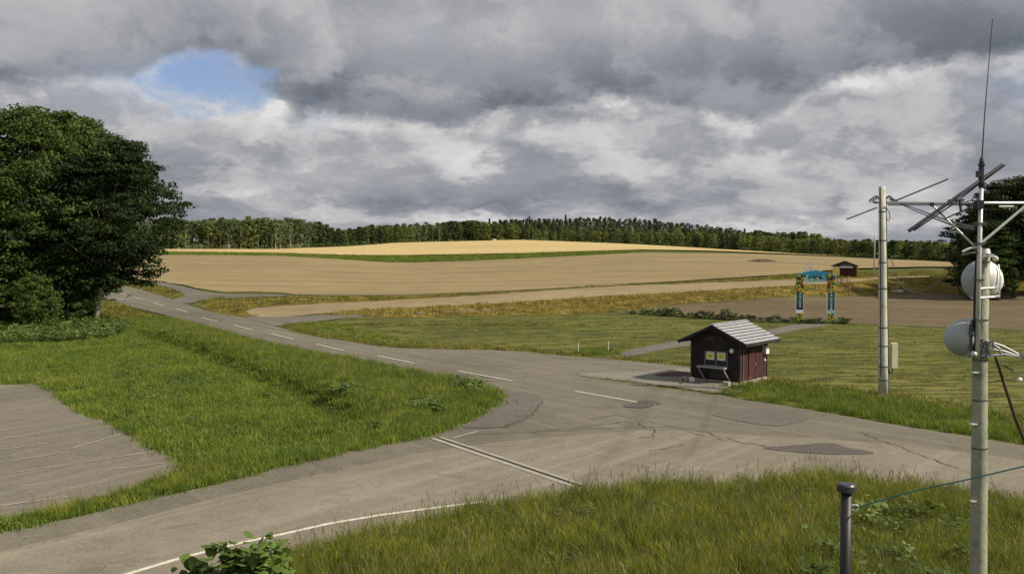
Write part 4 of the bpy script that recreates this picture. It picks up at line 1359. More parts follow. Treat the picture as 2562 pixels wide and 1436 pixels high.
def build_kiosk():
    L0, C0 = flat(1731, 951), flat(1851, 963)
    ex = (C0 - L0)
    W = float(np.linalg.norm(ex))
    ex = ex / W
    a = math.atan2(ex[1], ex[0])
    ey = np.array([-ex[1], ex[0]])
    D = 3.3
    cen = (L0 + C0) / 2 + ey * D / 2
    k = empty('kiosk', (cen[0], cen[1], 0.02), a, label='small dark red wooden kiosk with a grey stepped roof beside the road', cat='kiosk')
    w2, d2 = W / 2, D / 2
    hw, hr, ov, ovf = 2.35, 3.28, 0.62, 0.5
    slope = (hr - 2.30) / (w2 + ov)

    def ztop(x):
        return hr - 0.08 - abs(x) * slope
    # base
    MB().box((0, 0, 0.06), (W + 0.1, D + 0.1, 0.16)).build('plinth', M['block_stone'], k)
    # vertical boards, front and back (gable), window opening left out on the front
    nb = 20
    bw = W / nb
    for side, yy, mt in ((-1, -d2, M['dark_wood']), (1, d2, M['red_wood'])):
        for i in range(nb):
            x0 = -w2 + i * bw
            xm = x0 + bw / 2
            pr = 0.008 * (i % 2)
            if side < 0 and -0.62 < xm < 0.72:
                segs = [(0.14, 0.98), (1.72, None)]
            else:
                segs = [(0.14, None)]
            for (za, zb) in segs:
                p = MB()
                za_, zb_ = za, (min(ztop(x0), ztop(x0 + bw)) - 0.02 if zb is None else zb)
                p.box((xm, yy, (za_ + zb_) / 2), (bw - 0.012, 0.04 + pr, zb_ - za_))
                p.build('board', mt, k)
    nb = 18
    bw = (D - 0.08) / nb
    for sx, mt in ((1, M['red_wood']), (-1, M['red_wood'])):
        for i in range(nb):
            ym = -d2 + 0.04 + (i + .5) * bw
            MB().box((sx * w2, ym, (0.14 + ztop(w2)) / 2), (0.04 + 0.008 * (i % 2), bw - 0.012, ztop(w2) - 0.16)).build('board', mt, k)
    # inner shell so the joints are dark
    p = MB()
    p.box((0, 0, 1.15), (W - 0.08, D - 0.08, 2.1))
    p.build('inner_wall', M['dark_wood'], k)
    for sx in (-1, 1):
        for sy in (-1, 1):
            MB().box((sx * (w2 + 0.01), sy * (d2 + 0.01), 1.2), (0.11, 0.11, 2.2)).build('corner_post', M['brown_wood'], k)
    # side door on the lit wall
    dr = MB().box((w2 + 0.035, -0.25, 1.02), (0.04, 0.80, 1.72)).build('door', M['red_wood'], k)
    for yy in (-0.68, 0.18):
        MB().box((w2 + 0.05, yy, 1.04), (0.06, 0.06, 1.80)).build('door_frame', M['brown_wood'], dr)
    MB().box((w2 + 0.05, -0.25, 1.95), (0.06, 0.92, 0.06)).build('door_frame', M['brown_wood'], dr)
    MB().box((w2 + 0.08, 0.08, 1.0), (0.05, 0.03, 0.12)).build('door_handle', M['galvanised'], dr)
    # white box, round meter and conduit at the far end of the lit wall
    MB().box((w2 + 0.12, d2 - 0.26, 1.72), (0.18, 0.38, 0.46)).build('meter_box', M['white_paint'], k)
    MB().box((w2 + 0.08, d2 - 0.72, 1.86), (0.10, 0.14, 0.36)).build('meter_box', M['grey_wood'], k)
    MB().lathe((w2 + 0.02, d2 - 0.32, 1.12), (1, 0, 0), [(0, 0.0), (0.0, 0.07), (0.09, 0.07), (0.11, 0.0)], 12).build('outlet', M['white_paint'], k)
    MB().tube([(w2 + 0.05, d2 - 0.32, 1.62), (w2 + 0.05, d2 - 0.32, 0.3)], 0.018, 6).build('conduit', M['grey_wood'], k)
    MB().tube([(w2 + 0.06, -d2 + 0.28, 2.1), (w2 + 0.06, -d2 + 0.25, 0.2)], 0.03, 8).build('downpipe', M['grey_wood'], k)
    # window front
    fy = -d2
    wf = MB()
    for (x, z, sx, sz) in ((-0.64, 1.35, 0.06, 0.86), (0.74, 1.35, 0.06, 0.86), (0.05, 1.35, 0.06, 0.76), (0.05, 1.75, 1.44, 0.06), (0.05, 0.95, 1.44, 0.06)):
        wf.box((x, fy - 0.03, z), (sx, 0.09, sz - 0.002))
    w_ = wf.build('window_frame', M['grey_wood'], k)
    for x in (-0.295, 0.395):
        MB().box((x, fy + 0.01, 1.35), (0.62, 0.012, 0.72)).build('window_pane', M['dark_glass'], w_)
    for x in (-0.33, 0.36):
        n = MB().box((x, fy - 0.022, 1.50), (0.52, 0.01, 0.46)).build('notice', M['paper'], k)
        MB().box((x, fy - 0.031, 1.50), (0.38, 0.006, 0.25)).build('notice_print', M['yellow_print'], n)
        for dz in (0.055, 0.0, -0.055):
            MB().box((x, fy - 0.038, 1.50 + dz), (0.24, 0.004, 0.014)).build('notice_line', M['brown_wood'], n)
    # shelf with splayed legs
    sh = MB().box((0.0, fy - 0.35, 0.90), (1.75, 0.60, 0.07)).build('counter', M['grey_steel'], k)
    for sx in (-0.80, 0.78):
        MB().tube([(sx, fy - 0.60, 0.88), (sx + 0.24, fy - 0.12, 0.05)], 0.038, 6).build('counter_leg', M['grey_steel'], sh)
    MB().prism([(0.80, 0.87), (0.93, 0.87), (0.93, 0.60)], fy - 0.66, fy - 0.63).build('counter_bracket', M['grey_steel'], sh)
    MB().box((0, fy - 0.04, 0.55), (1.5, 0.03, 0.66)).build('lower_panel', M['dark_glass'], k)
    # lamp disc, gable board with worn letters
    MB().lathe((1.02, fy - 0.03, 1.86), (0, -1, 0), [(0, 0.0), (0, 0.13), (0.06, 0.12), (0.09, 0.0)], 18).build('round_lamp', M['white_paint'], k, sm=False)
    gb = MB().box((0.05, fy - 0.045, 2.50), (1.0, 0.04, 0.34)).build('gable_board', M['dark_wood'], k)
    for i in range(5):
        MB().box((-0.28 + i * 0.13, fy - 0.07, 2.56), (0.08, 0.012, 0.03)).build('worn_letter', M['brown_wood'], gb)
        MB().box((-0.28 + i * 0.13, fy - 0.07, 2.50), (0.02, 0.012, 0.07)).build('worn_letter', M['brown_wood'], gb)
    # roof: stepped metal courses, gaps over dark deck stand in for step shadows
    nr = 8
    run = w2 + ov
    sl = math.hypot(run, run * slope)
    ang = math.atan(slope)
    for sx in (-1, 1):
        mt = M['roof_metal']
        deck = MB()
        mid = Vector((sx * run / 2, 0, hr - run * slope / 2 - 0.03))
        Mx = Matrix.Rotation(sx * ang, 3, 'Y')
        deck.box(mid, (sl, D + 2 * ovf - 0.04, 0.05), Mx)
        deck.build('roof_deck', M['dark_wood'], k)
        for i in range(nr):
            s0 = (i + 0.5) / nr
            c = Vector((sx * run * s0, 0, hr - run * slope * s0 + 0.030))
            Mt = Matrix.Rotation(sx * (ang - 0.085), 3, 'Y')
            MB().box(c, (sl / nr - 0.075, D + 2 * ovf, 0.030), Mt).build('roof_course', mt, k)
        for yy in (-d2 - ovf, d2 + ovf):
            MB().box(mid + Vector((0, yy, -0.045)), (sl + 0.02, 0.045, 0.17), Mx).build('barge_board', M['dark_wood'], k)
        MB().box((sx * (run + 0.01), 0, hr - run * slope - 0.06), (0.035, D + 2 * ovf + 0.02, 0.13)).build('eave_board', M['dark_wood'], k)
    MB().box((0, 0, hr + 0.055), (0.22, D + 2 * ovf, 0.03)).build('ridge_cap', M['roof_metal'], k)
    for yy in (-d2 - 0.25,):
        MB().box((0, yy, hr - 0.34), (0.8, 0.05, 0.07)).build('tie_beam', M['dark_wood'], k)
    return k


kiosk = build_kiosk()


def block(px, py, size, rz, label, mat='block_stone', cat='block', name='stone_block'):
    p = G(px, py)
    s = Vector(size)
    b = MB()
    sx, sy, sz = s.x / 2, s.y / 2, s.z
    e = 0.12
    pts = []
    for z, q in ((0, 1.0), (sz * .85, 0.97), (sz, 0.86)):
        for ax, ay in ((-1, -1), (0, -1.05), (1, -1), (1.04, 0), (1, 1), (0, 1.03), (-1, 1), (-1.05, 0)):
            pts.append((ax * sx * q + random.uniform(-.01, .01), ay * sy * q + random.uniform(-.01, .01), z + random.uniform(-.01, .01) * (z > 0)))
    fs = [tuple(range(7, -1, -1)), tuple(range(16, 24))]
    for l in (0, 8):
        for i in range(8):
            j = (i + 1) % 8
            fs.append((l + i, l + j, l + j + 8, l + i + 8))
    b.add(pts, fs)
    o = b.build(name, M[mat], None, p)
    o.rotation_euler.z = rz
    tag(o, label, cat)
    return o


# concrete ring blocks and stones by the kiosk
t_ = empty('pipe_block', G(1712, 958), -0.5, label='round hollow concrete block left of the kiosk', cat='block')
MB().lathe((0, -0.15, 0.2), (0, 1, 0), [(0, 0.10), (0, 0.2), (0.3, 0.2), (0.3, 0.10), (0.0, 0.10)], 16).build('ring', M['block_stone'], t_)
block(1731, 956, (0.22, 0.3, 0.28), 0.2, 'small white concrete block touching the kiosk corner', 'white_paint')
block(1818, 968, (0.36, 0.4, 0.30), -0.6, 'weathered square stone block under the kiosk counter, left one of the pair', 'block_stone')
block(1838, 972, (0.34, 0.4, 0.28), -0.5, 'weathered square stone block half in the grass, right one of the pair', 'block_stone')
block(1704, 962, (0.18, 0.2, 0.1), 0.3, 'tiny dark stone on the apron left of the kiosk', 'heap_soil', 'stone', 'stone')
block(1785, 972, (0.16, 0.2, 0.08), 0.9, 'tiny dark stone on the apron in front of the counter', 'heap_soil', 'stone', 'stone')
scatter('apron_weeds', fill(world_poly([(1745, 960), (1780, 958), (1800, 962), (1770, 969)], 1), 9), c_olive, 0.25, 0.5, 'small weeds growing in the apron before the kiosk')
for px, top, lb in ((1447, 858, 'thin white stake at the road edge, left of the pair'), (1522, 856, 'thin white stake beside the lawn path, right of the pair')):
    p = G(px, 884 if px < 1500 else 882)
    h = (884 - top) / F * p.y
    o = MB().tube([(0, 0, -0.1), (0, 0, h * .96), (0, 0, h)], [0.025, 0.025, 0.015], 8).build('stake', M['white_paint'], None, p)
    tag(o, lb, 'stake')


# ------------------------------------------------------------------ flower arch
def text_mesh(body, size, name, mat, parent, loc, rx=PI / 2):
    cu = bpy.data.curves.new(name, 'FONT')
    cu.body = body
    cu.size = size
    cu.align_x = 'CENTER'
    cu.align_y = 'CENTER'
    cu.extrude = 0.004
    cu.offset = size * 0.02
    tmp = bpy.data.objects.new('tmp_text', cu)
    COL.objects.link(tmp)
    dg = bpy.context.evaluated_depsgraph_get()
    me = bpy.data.meshes.new_from_object(tmp.evaluated_get(dg))
    bpy.data.objects.remove(tmp)
    bpy.data.curves.remove(cu)
    me.materials.clear()
    me.materials.append(mat)
    o = obj(name, me, parent, loc)
    o.rotation_euler = (rx, 0, 0)
    return o


def flower(x, y, z, r, parent, petal='petal', disc='seed_disc', n=12):
    b = MB()
    vs = [(x, y - 0.012, z)]
    for k in range(n * 2):
        a = PI * k / n + x
        q = r * (1.0 if k % 2 == 0 else 0.68)
        vs.append((x + math.cos(a) * q, y - 0.004, z + math.sin(a) * q))
    b.add(vs, [(0, 1 + (k + 1) % (2 * n), 1 + k) for k in range(2 * n)])
    f = b.build('sunflower', M[petal], parent)
    MB().lathe((x, y - 0.006, z), (0, -1, 0), [(0, r * 0.48), (0.02, r * 0.42), (0.03, 0)], 12).build('flower_disc', M[disc], f)


def build_arch():
    l, r = G(1999.5, 807), G(2078, 808)
    c = (l + r) / 2
    dx = (r - l)
    half = dx.length / 2
    sc = 2500 / c.y
    k = empty('flower_arch', c, math.atan2(dx.y, dx.x), label='colourful arch with sunflowers, blue beam and two lettered pillars', cat='arch')
    pw = 17.0 / sc
    Z = lambda py: (807.5 - py) / sc
    X = lambda px: (px - 2038.7) / sc
    for s in (-1, 1):
        x = s * half
        pl = MB().box((x, 0, Z(733) / 2), (pw, 0.42, Z(733))).build('pillar', M['navy_print'], k)
        MB().box((x, -0.215, (Z(735) + Z(760)) / 2), (pw - 0.02, 0.012, Z(735) - Z(760))).build('pillar_panel', M['teal_print'], k)
        MB().box((x, 0, (Z(733) + Z(689)) / 2), (pw * 1.0, 0.42, Z(689) - Z(733) - 0.002)).build('pillar_head', M['green_print'] if s < 0 else M['teal_print'], k)
        MB().box((x - s * 0.0, -0.218, (Z(807) + Z(785)) / 2), (pw * 0.98, 0.014, Z(785) - Z(807))).build('pillar_foot', M['green_print'], k)
        MB().box((x, -0.226, (Z(784) + Z(775)) / 2), (pw * 0.96, 0.012, Z(775) - Z(784))).build('white_band', M['white_paint'] if s < 0 else M['pale_blue_print'], k)
        for sx in (-1, 1):
            MB().box((x + sx * (pw / 2 + 0.015), 0, Z(730) / 2), (0.03, 0.46, Z(730) - 0.01)).build('pillar_trim', M['white_paint'], k)
        for (fx, fz, fr, mt) in ((-0.18, 804, 0.19, 'petal'), (0.17, 800, 0.2, 'petal'), (-0.16, 795, 0.17, 'petal'), (0.2, 791, 0.16, 'petal'), (-0.15, 786, 0.17, 'petal'),
                                 (0.12, 718, 0.26, 'petal'), (-0.12, 727, 0.22, 'petal'), (-0.16, 708, 0.18, 'orange_print'), (0.2, 703, 0.16, 'petal'), (0.05, 697, 0.24, 'maroon_print'), (-0.2, 715, 0.2, 'maroon_print'), (0.22, 727, 0.18, 'orange_print')):
            flower(x + fx * s, -0.245, Z(fz), fr, k, mt)
    # curved beam
    top, bot = [], []
    for i in range(21):
        u = -1 + 2 * i / 20
        top.append((u * (half + pw / 2), Z(689) + (Z(677.5) - Z(690)) * math.cos(u * PI / 2) ** 0.9 + (0.05 if abs(u) < 0.06 else 0)))
        bot.append((u * (half - pw / 2), Z(704) - 0.02 * math.cos(u * PI) + 0.0))
    MB().prism(top + bot[::-1], -0.17, 0.17).build('beam', M['blue_print'], k)
    pb = [(u * (half - pw * .55), Z(703) + (0.30 + 0.10 * math.sin(u * 9)) * (1 - 0.5 * u * u)) for u in np.linspace(-1, 1, 17)]
    MB().prism([(p[0], Z(703)) for p in pb] + pb[::-1], -0.19, -0.172).build('beam_cloud', M['pale_blue_print'], k)
    for (a, b_, mt) in ((-0.35, 0.1, 'teal_print'), (0.0, 0.22, 'green_print'), (0.3, 0.12, 'navy_print'), (-0.62, 0.28, 'pale_blue_print'), (0.55, 0.2, 'pale_blue_print')):
        p = MB()
        x0 = a * half
        z0 = Z(696)
        p.prism([(x0 - 0.25, z0 + b_), (x0, z0 - 0.15), (x0 + 0.22, z0 + b_ * .4), (x0 + 0.12, z0 + b_ + 0.12)], -0.205, -0.192)
        p.build('beam_motif', M[mt], k)
    for (fx, fz, mt) in ((-1.05, 692, 'petal'), (-0.86, 691, 'green_print'), (-0.78, 697, 'petal'), (1.02, 692, 'green_print'), (0.86, 690, 'petal'), (0.78, 697, 'teal_print'), (-0.95, 700, 'petal'), (0.9, 704, 'petal'), (0.1, 698, 'white_paint'), (-0.3, 700, 'white_paint')):
        flower(fx * half, -0.235, Z(fz), 0.17, k, mt)
    for s in (-1, 1):
        for q in range(4):
            x0 = s * (half - 0.1 - 0.13 * q)
            MB().prism([(x0 - 0.12, Z(691) + 0.02), (x0, Z(688) + 0.1), (x0 + 0.12, Z(691)), (x0, Z(694))], -0.23 - q * .002, -0.215).build('leaf_ornament', M['green_print'], k)
    for i, ch in enumerate('ひまわりの里'):
        text_mesh(ch, 0.27, 'letter', M['white_paint'], k, (half, -0.235, Z(731.5 + i * 8.0)))
    for i, ch in enumerate('ようこそ'):
        text_mesh(ch, 0.33, 'letter', M['white_paint'], k, (-half + 0.03, -0.235, Z(735 + i * 10.0)))


build_arch()


# far white frame monument
def build_frame():
    b_ = at(2023, 605, 150)
    p = Vector((b_.x, b_.y, float(H([[b_.x, b_.y]])[0])))
    sc = 2500 / p.y
    w, h = 21 / sc, (CAM_H - p.z) + (605 - 656) / sc * 1.0
    k = empty('photo_frame', p, -0.28, label='white pointed frame standing behind the flower arch', cat='frame')
    wo, t_ = w / 2, 0.38
    for s in (-1, 1):
        MB().box((s * (wo - t_ / 2), 0, (h - 0.7) / 2), (t_, 0.3, h - 0.7)).build('frame_post', M['white_paint'], k)
    MB().prism([(-wo, h - 0.62), (0, h), (wo, h - 0.62), (wo, h - 0.95), (0, h - 0.34), (-wo, h - 0.95)], -0.1, 0.1).build('frame_top', M['white_paint'], k)
    MB().prism([(-wo + t_, h - 0.60), (0, h - 0.40), (wo - t_, h - 0.60), (wo - t_, h - 0.68), (0, h - 0.52), (-wo + t_, h - 0.68)], -0.05, 0.05).build('frame_rail', M['white_paint'], k)
    for s in (-1, 1):
        MB().tube([(s * 0.2, 0, 0), (s * 0.2, 0, h - 0.6)], 0.025, 6).build('inner_bar', M['white_paint'], k)


build_frame()


def build_far_hut():
    b_ = G(2114, 694)
    sc = 2500 / b_.y
    k = empty('far_hut', b_, -0.30, label='distant dark gabled hut with a yellow sunflower panel', cat='hut')
    w, hw, hr = 57 / sc, 30 / sc, 40 / sc
    w2 = w / 2
    MB().prism([(-w2, 0), (w2, 0), (w2, hw), (0, hr - 0.12), (-w2, hw)], 0, 3.4).build('wall', M['brown_wood'], k)
    run = w2 + 0.38
    slope = (hr - hw + 0.05) / w2
    ang = math.atan(slope)
    for s in (-1, 1):
        MB().box((s * run / 2, 1.85, hr - run * slope / 2), (math.hypot(run, run * slope), 4.0, 0.10), Matrix.Rotation(s * ang, 3, 'Y')).build('roof_slab', M['dark_wood'], k)
    MB().box((w2 * .34, -0.03, hw * .36), (w * .60, 0.06, hw * .70)).build('shutter', M['dark_wood'], k)
    for i in range(5):
        MB().box((w2 * .34 - w * .24 + i * w * .12, -0.075, hw * .36), (w * .10, 0.03, hw * .62)).build('shutter_board', M['red_wood'], k)
    pn = MB().box((-w2 * .74, -0.10, hw * .46), (w * .28, 0.06, hw * .88)).build('sunflower_panel', M['cream_panel'], k)
    flower(-w2 * .74, -0.15, hw * .52, 0.42, pn, 'petal', 'yellow_print')
    MB().box((w2 * .10, -0.24, hw * .86), (w * .52, 0.05, 0.27)).build('banner', M['white_paint'], k)
    MB().box((w2 * .06, -0.06, hw * 1.06), (w * .40, 0.05, 0.16)).build('sign_board', M['grey_wood'], k)
    for s in (-1, 1):
        MB().box((s * (w2 + 0.0), -0.05, hw / 2), (0.12, 0.12, hw - 0.02)).build('corner_post', M['orange_print'] if s > 0 else M['brown_wood'], k)


build_far_hut()

b_ = G(2187, 694)
sc_ = 2500 / b_.y
k = empty('lamp_pole', b_, 0, label='slim cream pole beside the distant hut', cat='pole')
MB().tube([(0, 0, -0.2), (0, 0, 7.0), (0, 0, (694 - 575) / sc_)], [0.13, 0.10, 0.06], 10).build('shaft', M['cream_box'], k, sm=True)
MB().tube([(0.05, 0, (694 - 575) / sc_ - 0.1), (-0.45, 0, (694 - 573) / sc_)], 0.04, 6).build('arm', M['dark_steel'], k)


# stair handrails on the bank
def build_rail(p0, p1, label):
    a, b = G(*p0), G(*p1)
    k = empty('handrail', a, 0, label=label, cat='handrail')
    pts = [a.lerp(b, i / 4) for i in range(5)]
    for p in pts:
        z = float(H([[p.x, p.y]])[0])
        MB(a).tube([(p.x, p.y, z - 0.1), (p.x, p.y, z + 0.95)], 0.04, 6).build('rail_post', M['brown_wood'], k)
    for dz in (0.5, 0.93):
        MB(a).tube([(p.x, p.y, float(H([[p.x, p.y]])[0]) + dz) for p in pts], 0.045, 6).build('rail_bar', M['brown_wood'], k)


build_rail((2146, 740), (2095, 704), 'brown stair handrail on the bank, right one')
build_rail((2122, 741), (2086, 706), 'brown stair handrail on the bank, left one nearest the arch')
block(2252, 732, (0.75, 0.5, 0.40), 0.1, 'small white box at the foot of the bank', 'white_paint', 'box', 'white_box')
block(2238, 732, (0.9, 0.5, 0.30), 0.1, 'pale olive sack beside the small white box', 'cream_box', 'sack', 'sack')


# soil heap in the field
def build_heap():
    a = G(1905, 657.5)
    g = np.random.default_rng(3)
    n, m_ = 36, 9
    vs, fs = [], []
    L = 40 / F * a.y
    for j in range(m_):
        t_ = j / (m_ - 1)
        for i in range(n):
            an = 2 * PI * i / n
            q = math.cos(t_ * PI / 2)
            wz = 0.75 * math.sin(t_ * PI / 2) * (1 + 0.4 * mnoise.noise(Vector((math.cos(an) * 2, math.sin(an) * 2, t_))))
            vs.append((math.cos(an) * L * q * (1 + .08 * g.normal()), math.sin(an) * 4 * q * (1 + .08 * g.normal()), wz + (-.2 if j == 0 else 0)))
    for j in range(m_ - 1):
        for i in range(n):
            i2 = (i + 1) % n
            fs.append((j * n + i, j * n + i2, (j + 1) * n + i2, (j + 1) * n + i))
    o = MB().add(vs, fs).build('soil_heap', M['heap_soil'], None, a)
    tag(o, 'low brown soil heap out in the tan field', 'heap')
    P_ = np.column_stack([a.x + g.normal(0, L * .5, 60), a.y + g.normal(0, 2, 60), np.full(60, a.z + 0.1)])
    scatter('heap_grass', P_, c_olive, 1.0, 2.0, 'weeds growing round the soil heap in the field')


build_heap()


# tiny white shed at the tree line
def build_shed():
    p, r3 = treeline(1237, -4)
    k = empty('white_shed', p, 0.3, label='tiny white shed at the foot of the far trees', cat='shed')
    k.scale = (0.7, 0.7, 0.62)
    MB().box((0, 0, 0.7), (3.2, 2.2, 1.4)).build('wall', M['white_paint'], k)
    MB().prism([(-1.9, 1.4), (1.9, 1.4), (0, 2.2)], -1.3, 1.3).build('roof', M['white_paint'], k)
    MB().box((0.3, -1.12, 0.6), (1.0, 0.06, 1.1)).build('door', M['dark_glass'], k)


build_shed()


# ------------------------------------------------------------------ utility pole
def build_utility():
    b = G(2210, 992)
    sc = 2500 / b.y
    k = empty('utility_pole', b, 0, label='concrete utility pole with a cream meter box on the lawn', cat='utility pole')
    Hh = (992 - 466) / sc
    lx = -12 / sc
    Z = lambda py: (992 - py) / sc
    X = lambda py: lx * Z(py) / Hh
    R_ = lambda py: 0.25 - 0.085 * Z(py) / Hh
    MB().tube([(0, 0, -0.2)] + [(X(y), 0, Z(y)) for y in (900, 800, 700, 600, 466)], [0.25] + [R_(y) for y in (900, 800, 700, 600, 466)], 20).build('shaft', M['concrete'], k, sm=True)
    for y in (950, 916, 864, 818, 720, 655, 600, 528):
        MB().tube([(X(y), 0, Z(y) - 0.03), (X(y), 0, Z(y) + 0.03)], R_(y) + 0.012, 20).build('steel_band', M['steel_band'], k)
    MB().tube([(X(y) + R_(y) + 0.03, 0.02, Z(y)) for y in (985, 900, 800, 700, 600, 500)], 0.035, 8).build('cable_conduit', M['black_cable'], k)
    MB().tube([(X(y) - R_(y) * .8, -R_(y) * .7, Z(y)) for y in (940, 800, 700, 600, 470)], 0.022, 6).build('ground_wire', M['black_cable'], k)
    # meter box
    MB().box((0.50, -0.02, Z(888)), (0.30, 0.34, 63 / sc)).build('meter_box', M['cream_box'], k)
    for y in (862, 912):
        MB().box((0.29, -0.02, Z(y)), (0.16, 0.06, 0.05)).build('box_bracket', M['galvanised'], k)
    MB().tube([(0.45, -0.02, Z(919)), (0.42, -0.02, Z(932)), (0.33, -0.02, Z(936)), (0.27, -0.01, Z(925))], 0.03, 8).build('box_cable', M['black_cable'], k)
    # cross rods (antenna boom through the head)
    MB().tube([((2115 - 2210) / sc, 0.25, Z(547)), ((2190 - 2210) / sc, 0.25, Z(518))], 0.035, 6).build('left_boom', M['dark_steel'], k)
    MB().tube([((2212 - 2210) / sc, -0.25, Z(508)), ((2357 - 2210) / sc, -0.25, Z(448))], 0.04, 6).build('right_boom', M['dark_steel'], k)
    for s, cx in ((-1, 2176), (1, 2224)):
        for j in range(3):
            x0 = (cx - 2210) / sc
            MB().tube([(X(500), 0, Z(497 + 3 * j)), (x0 - s * .15, 0, Z(488 + j * 2)), (x0 + s * 0.1 * j, 0.05, Z(490 + 6 * j)), (x0 - s * .05, 0, Z(503 + j * 2)), (X(505), 0, Z(507))], 0.018, 6).build('looped_wire', M['black_cable'], k)
        for j in range(4):
            x0 = (cx - 2210 + s * (-6 + 5 * j)) / sc
            MB().tube([(x0, 0, Z(492 + 2 * j)), (x0 + 0.06, 0, Z(499 + 2 * j))], 0.03, 6).build('insulator', M['dark_steel'], k)
    MB().tube([(X(500) + .2, -.1, Z(520)), (X(500) + .34, -.1, Z(530)), (X(500) + .38, -.1, Z(545)), (X(500) + .3, -.1, Z(553)), (X(500) + .2, -.1, Z(545))], 0.02, 6).build('hanging_loop', M['black_cable'], k)
    o = MB().tube([at(2229, 640, 51), at(2240, 690, 42), at(2262, 722, 36), at(2290, 732, 30), at(2330, 720, 25), at(2368, 690, 20), at(2396, 655, 17)], 0.018, 6).build('slack_wire', M['black_cable'])
    tag(o, 'slack dark wire drooping low before the bank', 'wire')
    # overhead service lines to the near mast
    o = MB().tube([at(2240, 505, 51), at(2300, 532, 36), at(2378, 562, 22), at(2440, 575, 17)], 0.02, 6).build('service_wire', M['black_cable'])
    tag(o, 'dark service wire sagging between utility pole and antenna mast, lower one', 'wire')
    o = MB().tube([at(2225, 500, 51), at(2290, 522, 36), at(2372, 553, 22), at(2440, 570, 17)], 0.02, 6).build('service_wire', M['black_cable'])
    tag(o, 'dark service wire sagging between utility pole and antenna mast, upper one', 'wire')


build_utility()


